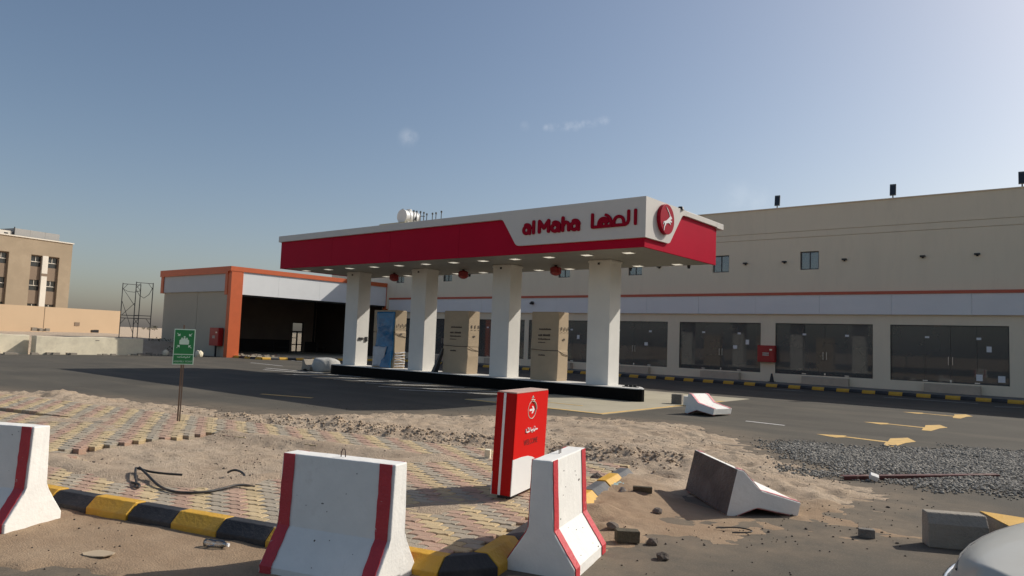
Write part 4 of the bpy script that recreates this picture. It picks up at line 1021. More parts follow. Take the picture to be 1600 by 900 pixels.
# ------------------------------------------------------------------ red totem sign
tot = empty("totem_sign", (-4.435,5.658,.16), (-.009,.029,.284)); tag(tot, "bright red totem sign with white foot, arrow and lettering on the paved island", "sign")
w, d, H = .096, .43, .96
mb = MB(); mb.box((-w,-d,0),(w,d,H-.012)); mb.build("cabinet", M['totem_shade'], tot, .004)
mb = MB(); mb.box((-w-.002,-d-.002,H-.0115),(w+.002,d+.002,H)); mb.build("top_cover", M['dusty_top'], tot, .003)
for sx_ in (1, -1):
    fw = lambda u, v, dd, s=sx_: (s*(w+.001+dd), s*u, v)
    cur = [(-d,.335),(-.22,.338),(-.05,.33),(.08,.305),(.2,.265),(.3,.235),(d,.21)]
    mb = MB(); mb.extr(cur+[(d,H-.013),(-d,H-.013)], fw, 0, .006); face = mb.build("red_face", M['totem_red'], tot)
    mb = MB(); mb.extr([(-d,.0),(d,.0)]+cur[::-1], fw, 0, .007); mb.build("white_foot_panel", M['white_panel'], tot)
    ft = lambda u, v, dd, s=sx_: (s*(w+.007+dd), s*u, v)
    mb = MB(); c0 = (-.02,.775)
    ring = [[(c0[0]+.105*math.cos(a), c0[1]+.085*math.sin(a)) for a in [math.pi*2*i/30 for i in range(31)]]]
    strokes(mb, ring, .005, ft, 0, .0012); mb.build("arrow_ring", M['sign_white'], face)
    mb = MB(); mb.extr([(c0[0]-.065,c0[1]-.010),(c0[0]+.02,c0[1]-.010),(c0[0]-.008,c0[1]-.036),(c0[0]+.026,c0[1]-.036),(c0[0]+.07,c0[1]),(c0[0]+.026,c0[1]+.036),(c0[0]-.008,c0[1]+.036),(c0[0]+.02,c0[1]+.010),(c0[0]-.065,c0[1]+.010)], ft, 0, .002); mb.build("arrow", M['emblem_white'], face)
    mb = MB(); strokes(mb, [[(-.055,.873),(-.02,.880),(.02,.868),(.04,.873)],[(-.04,.893),(-.02,.912),(.0,.893)]], .007, ft, 0, .0012); mb.build("script_mark", M['sign_white'], face)
    # welcome line in arabic strokes, latin below
    mb = MB()
    A = [[(.19,.565),(.17,.555),(.15,.565),(.13,.555),(.12,.575)],[(.11,.56),(.07,.54),(.05,.555),(.05,.58)],[(.03,.565),(-.02,.555),(-.05,.565),(-.05,.595)],[(-.08,.555),(-.15,.545),(-.19,.556),(-.19,.59)],[(-.10,.575),(-.11,.59)],[(.0,.535),(.01,.535)],[(.08,.60),(.09,.60)],[(-.13,.60),(-.12,.60)]]
    A = [[(u*.82, .578+(v-.565)*.75) for u, v in L] for L in A]
    strokes(mb, A, .0095, ft, 0, .0015); mb.build("arabic_lettering", M['emblem_white'], face)
    fc = bpy.data.curves.new("lettering", 'FONT'); fc.body = "WELCOME"; fc.size = .078; fc.align_x = 'CENTER'; fc.extrude = .001; fc.materials.append(M['dark_text'])
    lo = bpy.data.objects.new("lettering", fc); COL.objects.link(lo); lo.parent = face
    lo.location = (sx_*(w+.0085), 0, .44); lo.rotation_euler = (math.pi/2, 0, math.pi/2 if sx_ > 0 else -math.pi/2)
for y in (-d, d):
    s = -1 if y < 0 else 1
    mb = MB(); mb.box((-.030,y if s > 0 else y-.004,0),(-.006,y+.004 if s > 0 else y,H-.012)); mb.build("white_strip", M['white_panel'], tot)
for y in (-.26,.26):
    mb = MB(); mb.box((-.07,y-.08,-.06),(.07,y+.08,-.001)); mb.build("foot", M['dark'], tot)
mb = MB(); mb.box((-.035,-.035,0),(.035,.035,.14)); o = mb.build("white_junction_box", M['pale_conc'], None, .004); o.location = (-5.95,6.95,.09); o.rotation_euler = (.1,.05,.5)
tag(o, "small white box half sunk in the sand just left of the totem", "box")

# ------------------------------------------------------------------ green assembly point sign
gs = empty("assembly_sign", (-11.415,5.685,.06), (0,0,math.atan2(.894,.447))); tag(gs, "green assembly point sign on a thin weathered post", "sign")
mb = MB(); mb.box((-.030,.014,-.2),(-.006,.036,1.60)); mb.build("post", M['wood'], gs)
mb = MB(); mb.box((.002,.010,-.2),(.022,.034,1.48)); mb.build("post", M['wood'], gs)
W2 = .155
mb = MB(); mb.box((-W2,-.006,.965),(W2,.008,1.535)); pl = mb.build("plate", M['sign_white'], gs, .002)
fs_ = lambda u, v, dd: (u, -.0065-dd, v)
mb = MB(); mb.extr([(-W2+.012,1.135),(W2-.012,1.135),(W2-.012,1.522),(-W2+.012,1.522)], fs_, 0, .0012); mb.build("green_panel", M['sign_green'], pl)
mb = MB(); mb.extr([(-W2+.012,.978),(W2-.012,.978),(W2-.012,1.122),(-W2+.012,1.122)], fs_, 0, .0012); mb.build("green_panel", M['sign_green'], pl)
mb = MB(); f2 = lambda u, v, dd: (u, -.0078-dd, v)
cy = 1.335
for sx_ in (-1, 1):
    for sz in (-1, 1):
        px, pz = sx_*.085, cy+.015+sz*.095; q = .026
        # arrow pointing to the middle
        tip = (px-sx_*q*.8, pz-sz*q*.8)
        poly = [tip, (px-sx_*q*.8, pz+sz*q*.75), (px-sx_*q*.15, pz+sz*q*.15), (px+sx_*q, pz+sz*q*1.05), (px+sx_*q*1.05, pz+sz*q*.75), (px+sx_*q*.15, pz-sz*q*.15), (px+sx_*q*.75, pz-sz*q*.8)]
        mb.extr(poly, f2, 0, .001)
def disc2(cx, cz, r, k=10): mb.extr([(cx+r*math.cos(2*math.pi*i/k), cz+r*math.sin(2*math.pi*i/k)) for i in range(k)], f2, 0, .001+.0001*len(mb.f) % .0006)
disc2(0,cy+.075,.014); disc2(-.036,cy+.05,.013); disc2(.036,cy+.05,.013)
mb.extr([(-.072,cy-.035),(-.06,cy-.048),(.06,cy-.048),(.072,cy-.035),(.07,cy+.02),(.05,cy+.036),(.018,cy+.04),(.014,cy+.058),(-.014,cy+.058),(-.018,cy+.04),(-.05,cy+.036),(-.07,cy+.02)], f2, 0, .0021)
mb.build("people_pictogram", M['sign_white'], pl)
mb = MB(); strokes(mb, [[(-.09,1.085),(-.05,1.08),(-.045,1.095)],[(-.035,1.082),(.01,1.082),(.012,1.098)],[(.02,1.085),(.06,1.08),(.062,1.10)],[(.075,1.082),(.095,1.084),(.097,1.10)],[(-.03,1.102),(-.022,1.102)],[(.03,1.07),(.04,1.07)]], .008, f2, 0, .001); mb.build("arabic_lettering", M['sign_white'], pl)
fc = bpy.data.curves.new("lettering", 'FONT'); fc.body = "ASSEMBLY POINT"; fc.size = .036; fc.align_x = 'CENTER'; fc.extrude = .0006; fc.materials.append(M['sign_white'])
lo = bpy.data.objects.new("lettering", fc); COL.objects.link(lo); lo.parent = pl; lo.location = (0,-.0088,1.003); lo.rotation_euler = (math.pi/2,0,0)

# ------------------------------------------------------------------ left background
def block(label, x, y0, y1, z, th):
    t = empty("concrete_block_wall", (x-th/2, (y0+y1)/2, 0)); tag(t, label, "block wall", "low pale concrete walls")
    mb = MB(); R = random.Random(int(y0*7)); n = 14; L = y1-y0
    vs, fs = [], []
    for i in range(n+1):
        y = -L/2+L*i/n; dz = R.uniform(-.02,.02)
        vs += [(th/2+.02,y,-.05),(th/2,y,z+dz),(-th/2,y,z+dz+R.uniform(-.015,.015)),(-th/2,y,-.05)]
    for i in range(n):
        for k in range(4): fs.append((i*4+k, i*4+(k+1) % 4, (i+1)*4+(k+1) % 4, (i+1)*4+k))
    fs += [(0,1,2,3), tuple(n*4+k for k in (3,2,1,0))]
    mb.add(vs, fs); mb.build("cast_block", M['pale_conc'], t, .02)
    R2 = random.Random(3)
    mb = MB()
    for k in range(int(L*1.2)):
        y = R2.uniform(-L/2+.3, L/2-.4); zz = R2.choice([.1,.2,.55,.8]); mb.box((th/2+.0,y,zz*z),(th/2+.012,y+R2.uniform(.1,.35),zz*z+R2.uniform(.02,.05)))
    mb.build("form_marks", M['conc'], t)
    return t
block("long pale cast concrete wall with a weathered face at the far left edge of the asphalt", -42.45, 13.35, 18.75, .95, .7)
block("pale concrete wall set back behind the left end of the longer one, running off the frame", -43.3, 5.5, 13.3, .98, .8)
mb = MB()
for k in range(60):
    y = random.uniform(6,24); x = -42.2+random.gauss(0,.15)-(y > 19)*random.uniform(0,2.5); r = random.uniform(.03,.13); mb.box((x-r,y-r,0),(x+r,y+r*1.5,r*.9))
tag(mb.build("wall_foot_debris", M['conc']), kind='stuff')
for (x, y, r, lab) in ((-40.5,21.1,.24,"small white painted stone at the foot of the service bay wall"),(-42.3,20.0,.2,"small grey stone by the end of the long pale wall")):
    bm = bmesh.new(); bmesh.ops.create_icosphere(bm, subdivisions=2, radius=r)
    for v in bm.verts: v.co *= random.uniform(.82,1.1); v.co.z = v.co.z*1.1+r*.6
    me = bpy.data.meshes.new("stone"); bm.to_mesh(me); bm.free(); me.materials.append(M['pale_conc'])
    o = bpy.data.objects.new("stone", me); COL.objects.link(o); o.location = (x,y,0); tag(o, lab, "stone")

bw = empty("boundary_wall", (-78.6, 32.2, 0)); tag(bw, "long plain peach boundary wall below the tan building", "wall")
A = Vector((-75.97,20.83)); B = Vector((-78.62,32.22)); dv = (B-A).normalized(); A2 = A-dv*26; nn = Vector((dv.y,-dv.x))
def wallseg(p, q, th, z0, z1): 
    n = Vector(((q-p).y, -(q-p).x)).normalized()*th
    return [(p.x,p.y),(q.x,q.y),(q.x-n.x,q.y-n.y),(p.x-n.x,p.y-n.y)]
J = A+dv*3.95
mb = MB(); mb.extr(wallseg(A2, J-dv*.03, .3, 0, 0), lambda u, v, d: (u, v, d), -.5, 3.2); P(mb, "panel", M['peach'], bw)
mb = MB(); mb.extr(wallseg(J+dv*.03, B, .3, 0, 0), lambda u, v, d: (u, v, d), -.5, 3.19); P(mb, "panel", M['peach'], bw)
mb = MB(); mb.extr(wallseg(J-dv*.03, J+dv*.03, .2, 0, 0), lambda u, v, d: (u-nn.x*.04, v-nn.y*.04, d), -.5, 3.16); P(mb, "expansion_joint", M['conc'], bw)
C2 = B+Vector((-11,2.4)); mb = MB(); mb.extr(wallseg(B+Vector((-.02,.002)), C2, .3, 0, 0), lambda u, v, d: (u, v, d), -.5, 3.19); P(mb, "return_wall", M['peach'], bw)
mb = MB(); q = A+dv*6.9; mb.extr([(q.x+nn.x*.01,q.y+nn.y*.01),(q.x+dv.x*.5+nn.x*.01,q.y+dv.y*.5+nn.y*.01),(q.x+dv.x*.5+nn.x*.04,q.y+dv.y*.5+nn.y*.04),(q.x+nn.x*.04,q.y+nn.y*.04)], lambda u, v, d: (u, v, d), 1.5, 1.85); P(mb, "meter_box", M['tan_dark'], bw)
for (dx, lab) in ((3.2,"dark low rubble heap at the foot of the peach wall joint"),(8.2,"small dark and white bag lying at the foot of the peach wall")):
    q = A+dv*dx+nn*1.2
    mb = MB()
    for k in range(9): 
        x, y, r = q.x+random.gauss(0,.12), q.y+random.gauss(0,.4 if dx < 5 else .12), random.uniform(.08,.2); mb.box((x-r,y-r,.9),(x+r,y+r,.9+r*1.6))
    tag(mb.build("rubble_heap", M['dark'] if dx > 5 else M['conc']), kind='stuff')

# tan building behind the wall
FB = empty("apartment_building", (-108.9, 29.15, 0)); tag(FB, "tan three storey building with paired dark windows and a white pilaster", "building")
FA = Vector((-108.89,29.15)); FD = Vector((-.22239549,.97495654)); FN = Vector((FD.y,-FD.x))
fb = lambda u, v, d: (FA.x+FD.x*u-FN.x*d, FA.y+FD.y*u-FN.y*d, v)
WIN = []
for s0 in (4.2,-2.3,-8.8):
    for zz in (9.2,6.0,2.8):
        WIN += [(s0,s0+1.3,zz,zz+1.42),(s0+2.15,s0+3.5,zz,zz+1.42)]
mb = MB(); holed(mb, -14, 9.5, 0, 12.85, [(s-.12,s+3.62,0.4,10.75) for s in (4.2,-2.3,-8.8)], fb, .25); P(mb, "wall", M['tan_wall'], FB)
mb = MB(); holed(mb, -14, 9.4, 0, 12.6, WIN, lambda u, v, d: fb(u, v, d+.26), .2); P(mb, "recessed_wall", M['tan_dark'], FB)
mb = MB(); mb.extr([(-14,.3),(9.5,.3),(9.5,14),(-14,14)], lambda u, v, d: fb(u, d, v), 0, 12.4)
mb = MB()
for a, b in (((9.25,.26),(9.5,14)),): mb.extr([a,(b[0],a[1]),b,(a[0],b[1])], lambda u, v, d: fb(u, d, v), 0, 12.85)
mb.extr([(-14,13.7),(9.24,13.7),(9.24,14),(-14,14)], lambda u, v, d: fb(u, d, v), 0, 12.85); P(mb, "side_wall", M['tan_wall'], FB)
mb = MB(); mb.extr([(-13.9,.5),(9.2,.5),(9.2,13.6),(-13.9,13.6)], lambda u, v, d: fb(u, d, v), 12.2, 12.4); P(mb, "roof", M['conc'], FB)
mb = MB(); mb.extr([(-14.1,-.12),(9.62,-.12),(9.62,.35),(-14.1,.35)], lambda u, v, d: fb(u, d, v), 12.851, 13.0); P(mb, "coping", M['far_white'], FB)
for s0 in (4.2,-2.3,-8.8):
    mb = MB(); mb.extr([(s0+1.35,.0),(s0+2.1,.0),(s0+2.1,.26),(s0+1.35,.26)], lambda u, v, d: fb(u, d, v-.08), .0, 10.74); pl_ = P(mb, "pilaster", M['far_white'], FB)
    mb = MB(); mb.extr([(s0+1.34,.0),(s0+2.11,.0),(s0+2.11,.02),(s0+1.34,.02)], lambda u, v, d: fb(u, d, v-.105), 8.0, 8.35); P(mb, "band", M['tan_dark'], pl_)
for a, b, z0, z1 in WIN:
    f = lambda u, v, d: fb(u, v, d+.33)
    mb = MB()
    for u0,u1,v0,v1 in ((a,b,z1-.07,z1),(a,b,z0,z0+.07),(a,a+.07,z0+.07,z1-.07),(b-.07,b,z0+.07,z1-.07)): mb.extr([(u0,v0),(u1,v0),(u1,v1),(u0,v1)], f, 0, .08)
    wf = P(mb, "window", M['dark'], FB)
    mb = MB()
    um = (a+b)/2
    for u0,u1,v0,v1 in ((um-.03,um+.03,z0+.6,z1-.07),(a+.07,b-.07,z0+.62,z0+.70)): mb.extr([(u0,v0),(u1,v0),(u1,v1),(u0,v1)], f, -.01, .05)
    P(mb, "glazing_bar", M['far_white'], wf)
    mb = MB(); mb.extr([(a+.06,z0+.06),(b-.06,z0+.06),(b-.06,z1-.06),(a+.06,z1-.06)], f, .06, .075); P(mb, "pane", M['dark_win'], wf)
t = empty("roof_shed", (-111, 34, 12.4)); tag(t, "long grey sheet metal screen on the tan building roof", "roof screen")
for i in range(3):
    mb = MB(); mb.extr([(2.3+1.96*i+.01,1.0),(2.3+1.96*(i+1)-.01,1.0),(2.3+1.96*(i+1)-.01,4.5),(2.3+1.96*i+.01,4.5)], lambda u, v, d: fb(u, d, v), 12.4, 14.05); P(mb, "panel", M['tin'], t)
mb = MB(); mb.extr([(2.2,.95),(2.3,.95),(2.3,1.05),(2.2,1.05)], lambda u, v, d: fb(u, d, v), 12.4, 14.2); P(mb, "post", M['dark'], t)
t = empty("roof_hut", (-109, 29, 12.4)); tag(t, "low white hut on the tan building roof at the left frame edge", "roof hut")
mb = MB(); mb.extr([(.3,1.2),(2.1,1.2),(2.1,4),(.3,4)], lambda u, v, d: fb(u, d, v), 12.4, 13.62); P(mb, "wall", M['far_white'], t)
mb = MB(); mb.extr([(1.15,13.2),(1.6,13.2),(1.6,13.35),(1.15,13.35)], lambda u, v, d: fb(u, v, 1.2-d), .001, .03); P(mb, "vent", M['dark'], t)
mb = MB(); mb.extr([(.2,1.15),(.3,1.15),(.3,1.25),(.2,1.25)], lambda u, v, d: fb(u, d, v), 12.4, 13.9); P(mb, "post", M['dark'], t)

# scaffold tower
sc_ = empty("scaffold_tower", (-48, 20.5, .8)); tag(sc_, "dark steel scaffold tower of two frames standing on the sand rise", "scaffold")
def frame(y0, y1, x, zt):
    for y in (y0, y1):
        mb = MB(); mb.tube([(x,y,.5),(x,y,zt)], .027, 7); P(mb, "standard", M['scaff'], sc_)
    for z in (2.33, zt-.05, 2.15):
        mb = MB(); mb.tube([(x,y0,z),(x,y1,z)], .021, 6); P(mb, "ledger", M['scaff'], sc_)
    for ya, yb in ((y0,y0+.3),(y1,y1-.3)):
        for z in (zt-.05, 2.15):
            mb = MB(); mb.tube([(x,ya,z-.38),(x,yb,z)], .016, 6); P(mb, "gusset", M['scaff'], sc_)
frame(19.67,20.78,-48,4.38); frame(19.98,21.02,-46.8,4.46)
for p, q in (((-48,19.68,4.05),(-46.9,20.0,2.95)),((-48,19.68,3.25),(-46.9,20.0,1.25)),((-46.9,20.0,3.1),(-48,19.75,2.35))):
    mb = MB(); mb.tube([p,q], .016, 6); P(mb, "brace", M['scaff'], sc_)
mb = MB(); mb.tube([(-46.8,19.98,4.0),(-46.8,20.2,3.62),(-46.8,20.5,3.45),(-46.8,20.8,3.7),(-46.8,21.0,4.15)], .018, 6); P(mb, "brace", M['scaff'], sc_)
mb = MB(); mb.tube([(-48,19.7,4.0),(-48,20.0,3.86),(-48,20.4,3.84),(-48,20.76,3.95)], .018, 6); P(mb, "brace", M['scaff'], sc_)

# scrub: tiny far trees on the horizon and dry weeds beside the bay wall
def scrub(name, x, y, z, w, h, n, label, cat):
    t = empty(name, (x,y,z)); tag(t, label, cat); R = random.Random(int(abs(x*3)))
    mb = MB()
    for i in range(n):
        a, rr, zz = R.uniform(0,6.28), R.random()**.6, R.random()
        c = Vector((math.cos(a)*rr*w*(1-.5*abs(zz-.4)), math.sin(a)*rr*w*(1-.5*abs(zz-.4)), h*(.25+.75*zz))); s = h*R.uniform(.06,.16)
        v = [c+Vector((R.uniform(-s,s),R.uniform(-s,s),R.uniform(-s,s))) for _ in range(3)]
        mb.add(v, [(0,1,2)])
    mb.build("crown", M['scrub'], t)
    mb = MB()
    for k in range(3): mb.tube([(0,0,-.1),(R.uniform(-.3,.3)*w,R.uniform(-.3,.3)*w,h*.55)], [h*.035,h*.012], 5)
    mb.build("trunk", M['wood'], t)
far = Vector((-.6294,.7735)); rt = Vector((.7768,.6286))
for px, D, h, lab in ((237,420,1.7,"tiny dark tree on the horizon just left of the bay corner"),(246,400,2.6,"taller tiny tree on the horizon touching the bay corner"),(229,460,1.6,"smallest far tree on the horizon behind the scaffold")):
    p = far*D+rt*((px-800)/1117*D); scrub("tree", p.x, p.y, 0, h*.8, h, 220, lab, "tree")
scrub("weed_clump", -44.5,21.6,0,.9,.45,260,"dry dark weed clump between the long pale wall and the bay","weeds")
scrub("weed_clump", -46.8,21.9,.2,1.2,.7,260,"dry weed clump behind the bay corner under the scaffold","weeds")

# ------------------------------------------------------------------ things lying about
def kstone(label, loc, rz, m, L, h, wd):
    mb = MB(); mb.extr([(0,0),(wd,0),(wd,h),(.055,h),(0,h-.085)], lambda u, v, d: (d, u, v), 0, L)
    o = mb.build("loose_kerb_stone", M[m], None, .010); o.location = loc; o.rotation_euler = (0,0,rz); tag(o, label, "kerb stone", "loose kerb stones"); return o
kstone("grey unpainted loose kerb stone standing on the asphalt beside the silver car", (-1.10,7.03,0), math.radians(27), 'conc', .46, .285, .17)
t = empty("loose_kerb_stone", (-.81,7.70,0)); tag(t, "loose mitred kerb stone with yellow painted top behind the silver bonnet", "kerb stone", "loose kerb stones")
SL = [(0,0),(.36,-.69),(.72,-.62),(.75,-.03)]
mb = MB(); mb.extr(SL, lambda u, v, d: (u, v, d), 0, .244); mb.build("body", M['conc'], t, .008)
mb = MB(); mb.extr(SL, lambda u, v, d: (u*.99+.003, v*.99-.004, d), .2445, .250); mb.build("painted_top", M['yellow'], t)
def blk(name, label, cat, loc, size, rot, m):
    a, b, c = size; mb = MB(); mb.box((-a/2,-b/2,0),(a/2,b/2,c)); o = mb.build(name, M[m], None, .006); o.location = loc; o.rotation_euler = rot; tag(o, label, cat); return o
blk("block", "single grey block lying alone on the bare asphalt left of the grey kerb stone", "block", (-1.57,6.98,0), (.13,.07,.075), (0,0,.35), 'brick_grey')
blk("block", "dark block lying on the earth beside the foot of the end-on barrier", "block", (-2.97,5.25,.01), (.19,.10,.095), (0,.03,.75), 'brick_dark')
blk("block", "brown cube shaped block at the corner of the island apron", "block", (-9.14,18.80,.011), (.28,.26,.27), (0,0,.3), 'brick_grey')
blk("block", "small white block wedged against the toppled barrier at the apron corner", "block", (-8.72,18.65,.0), (.22,.26,.26), (0,0,.1), 'white_conc')
def stone(label, x, y, r, dark=True):
    bm = bmesh.new(); bmesh.ops.create_icosphere(bm, subdivisions=2, radius=r)
    for v in bm.verts: v.co *= random.uniform(.8,1.15); v.co.z *= .75
    me = bpy.data.meshes.new("stone"); bm.to_mesh(me); bm.free(); me.materials.append(M['stone'])
    o = bpy.data.objects.new("stone", me); COL.objects.link(o); o.location = (x,y,height_at(x,y)+r*.35); tag(o, label, "stone")
stone("dark rounded stone right against the foot of the end-on barrier", -3.22,5.44,.055)
stone("dark stone lying just past the dark block by the end-on barrier", -2.80,5.36,.05)
stone("dark stone resting on the end of the right hand kerb pavers", -4.33,6.95,.075)
stone("lone dark stone on the brown earth between kerb end and dark block", -3.27,6.35,.05)
stone("dark stone at the front edge of the earth right of the dark block", -2.55,5.05,.05)
# litter at the kerb end
def bottle(label, loc, rz, L=.24, r=.035):
    t = empty("plastic_bottle", loc, (0,math.radians(90),rz)); tag(t, label, "bottle")
    mb = MB(); mb.tube([(0,0,0),(0,0,.01),(0,0,L*.3),(0,0,L*.36),(0,0,L*.42),(0,0,L*.72),(0,0,L*.9),(0,0,L*.93)], [r*.8,r,r,r*.88,r,r,r*.42,r*.40], 12); mb.build("body", M['clear'], t, smooth=True)
    mb = MB(); mb.tube([(0,0,L*.932),(0,0,L)], r*.45, 10); mb.build("cap", M['white_panel'], t)
bottle("crumpled clear plastic bottle lying in front of the black and yellow kerb", (-5.10,2.80,.04), .45, .20, .030)
bottle("clear plastic bottle lying in the litter at the far end of the kerb", (-3.86,6.72,.05), 2.2, .2, .045)
o = blk("board_scrap", "dark scrap board lying in the litter at the far kerb end", "board", (-3.72,6.88,.03), (.20,.03,.10), (.3,0,.5), 'brick_dark')
mb = MB(); vs, fs = [], []
for j in range(6):
    for i in range(7): vs.append((i*.035-.1, j*.03-.07, .02+.03*random.random()))
for j in range(5):
    for i in range(6): fs.append((j*7+i,j*7+i+1,(j+1)*7+i+1,(j+1)*7+i))
mb.add(vs, fs); o = mb.build("teal_bag", mat("teal_bag_film",(.32,.44,.42),.4,.15,20), None, smooth=True); o.location = (-4.0,6.88,.06); o.rotation_euler = (.2,.1,.6); tag(o, "crumpled pale teal bag against the kerb end", "bag")
so_ = o.modifiers.new("t",'SOLIDIFY'); so_.thickness = .004
mb = MB(); mb.extr([(-.12,-.05),(-.07,-.075),(.02,-.07),(.10,-.05),(.125,.0),(.09,.045),(.0,.06),(-.08,.05),(-.10,.01)], lambda u, v, d: (u, v, d+.05*u+.4*u*u), 0, .006)
o = mb.build("cardboard_scrap", M['card'], None); o.location = (-5.37,2.19,.022); o.rotation_euler = (.03,0,.25); tag(o, "flat curled cardboard scrap on the brown earth in the foreground", "cardboard")
# black cable on the pavers
def cable(name, pts, r, label):
    cu = bpy.data.curves.new(name, 'CURVE'); cu.dimensions = '3D'; cu.bevel_depth = r; cu.bevel_resolution = 3; cu.resolution_u = 8
    sp = cu.splines.new('NURBS'); sp.points.add(len(pts)-1); sp.use_endpoint_u = True; sp.order_u = 3
    for p, q in zip(sp.points, pts): p.co = (*q, 1)
    cu.materials.append(M['cable']); o = bpy.data.objects.new(name, cu); COL.objects.link(o); tag(o, label, "cable")
cable("cable", [(-7.12,3.62,.14),(-7.30,3.44,.15),(-7.46,3.33,.19),(-7.46,3.31,.20),(-7.2,3.2,.16),(-6.98,3.12,.14),(-6.88,3.05,.135),(-6.76,3.04,.14),(-6.86,3.10,.16),(-7.0,3.08,.15)], .011, "bent black cable end lying on the pavers nearest the kerb")
cable("cable", [(-7.44,3.34,.20),(-7.30,3.33,.18),(-6.82,3.23,.14),(-6.55,3.20,.135),(-6.38,3.23,.135),(-6.24,3.39,.135),(-6.28,3.6,.14),(-6.33,3.8,.15),(-6.25,3.9,.12)], .012, "long black cable curving from the pavers into the sand")
cable("cable", [(-7.15,4.13,.10),(-7.08,4.15,.14),(-6.90,4.13,.145),(-6.70,4.06,.145),(-6.62,4.0,.12),(-6.6,3.95,.08)], .012, "short black cable loop rising out of the sand left of the broadside barrier")
cable("cable", [(-2.62,6.2,.02),(-2.5,6.3,.035),(-2.36,6.34,.03),(-2.3,6.25,.03),(-2.45,6.15,.02)], .006, "thin brown root like wire loop on the earth beside the tipped barrier")
# red oxide steel angle in the gravel
bp0, bp1 = Vector((-2.47,9.82)), Vector((-1.0,11.76)); L = (bp1-bp0).length
mb = MB(); mb.box((0,-.004,0),(L,.004,.045)); mb.box((0,.004,.038),(L,.07,.045))
o = mb.build("steel_angle", M['beam']); o.location = (bp0.x,bp0.y,.01); o.rotation_euler = (.05,.0,math.atan2(bp1.y-bp0.y,bp1.x-bp0.x)); tag(o, "long dark red steel angle lying along the front of the gravel heap", "steel angle")
o = blk("foam_lump", "white foam lump resting against the red steel angle", "foam", (-2.19,10.07,.03), (.10,.08,.065), (.4,.3,.4), 'white_conc')

bpy.context.view_layer.update(); _dg = bpy.context.evaluated_depsgraph_get()
for o in [q for q in SC.objects if q.type in ('FONT', 'CURVE')]:
    me = bpy.data.meshes.new_from_object(o.evaluated_get(_dg)); nm = o.name; o.name = "old_"+nm
    o2 = bpy.data.objects.new(nm, me); COL.objects.link(o2); o2.parent = o.parent; o2.matrix_local = o.matrix_local
    for k in o.keys():
        if k in ('label', 'category', 'group', 'kind'): o2[k] = o[k]
    bpy.data.objects.remove(o)

# ------------------------------------------------------------------ gravel and scattered stones
ICO_V = []; phi = (1+5**.5)/2
for a in (-1,1):
    for b in (-phi,phi): ICO_V += [(0,a,b),(a,b,0),(b,0,a)]
ICO_V = np.array(ICO_V)/math.hypot(1,phi)
bm = bmesh.new(); [bm.verts.new(v) for v in ICO_V]; r_ = bmesh.ops.convex_hull(bm, input=bm.verts[:]); bm.verts.ensure_lookup_table(); bm.verts.index_update()
ICO_F = np.array([[v.index for v in f.verts] for f in bm.faces if len(f.verts) == 3]); bm.free()
def scatter(name, xs, ys, zs, rs, m):
    n = len(xs); V = ICO_V[None]*RNG.uniform(.65,1.25,(n,12,1)); V = V*rs[:,None,None]; V[:,:,2] *= .72
    a = RNG.uniform(0,6.28,n); c, s = np.cos(a)[:,None], np.sin(a)[:,None]; st = RNG.uniform(.7,1.3,n)[:,None]
    X = (V[:,:,0]*c-V[:,:,1]*s)*st+xs[:,None]; Y = (V[:,:,0]*s+V[:,:,1]*c)+ys[:,None]; Z = V[:,:,2]+zs[:,None]
    co = np.stack([X,Y,Z],2).reshape(-1,3); F = (ICO_F[None]+(np.arange(n)*12)[:,None,None]).reshape(-1,3)
    me = bpy.data.meshes.new(name); me.vertices.add(len(co)); me.vertices.foreach_set("co", co.ravel())
    me.loops.add(F.size); me.loops.foreach_set("vertex_index", F.ravel().astype(np.int32)); me.polygons.add(len(F)); me.polygons.foreach_set("loop_start", np.arange(0,F.size,3,dtype=np.int32)); me.update()
    me.materials.append(M[m]); o = bpy.data.objects.new(name, me); COL.objects.link(o); tag(o, kind='stuff'); return o
n = 130000
gx_, gy_ = RNG.uniform(-4.8,3.2,n), RNG.uniform(9.2,15.8,n)
g = sdist(gx_, gy_, GRAV)+(fbm(gx_,gy_,1.3,3,31)-.5)*1.0
k = RNG.random(n) < sstep(-.35,.5,g)*(.45+.55*sstep(-.2,.8,g)); gx_, gy_, g = gx_[k][:38000], gy_[k][:38000], g[k][:38000]
gz = np.maximum(sand_h(gx_,gy_),0)+sstep(0,1.2,g)*.05*fbm(gx_,gy_,1.5,3,2)+.008
scatter("gravel", gx_, gy_, gz, RNG.uniform(.007,.021,len(gx_))*(1+.7*(RNG.random(len(gx_)) > .93)), 'gravel')
n = 11000
px_, py_ = RNG.uniform(-15,0,n), RNG.uniform(1.2,14,n)
a_, b_ = w2loc(px_, py_); dens = fbm(px_,py_,.9,3,55)
onp = (b_ > -.05) & (a_ < .2) & (b_ < 4.6)
k = (RNG.random(n) < sstep(.38,.7,dens)*(.22+.78*sstep(-.5,.3,sdist(px_,py_,SANDP)))) & ~(onp & (sdist(px_,py_,PIT) < 0)) ; px_, py_ = px_[k], py_[k]
scatter("pebbles", px_, py_, np.maximum(sand_h(px_,py_),0)+.004, RNG.uniform(.003,.011,len(px_))*(1+.9*(RNG.random(len(px_)) > .95)), 'stone')
n = 2600   # clods along the spoil ridge
a_ = RNG.uniform(-9,.4,n); b_ = 4.6-.06*a_+RNG.normal(.55,.35,n); k = RNG.random(n) < sstep(-9.5,-5,a_)
cx_, cy_ = loc2w(a_[k], b_[k]); scatter("clods", cx_, cy_, np.maximum(sand_h(cx_,cy_),0)+.004, RNG.uniform(.006,.03,len(cx_)), 'sand')

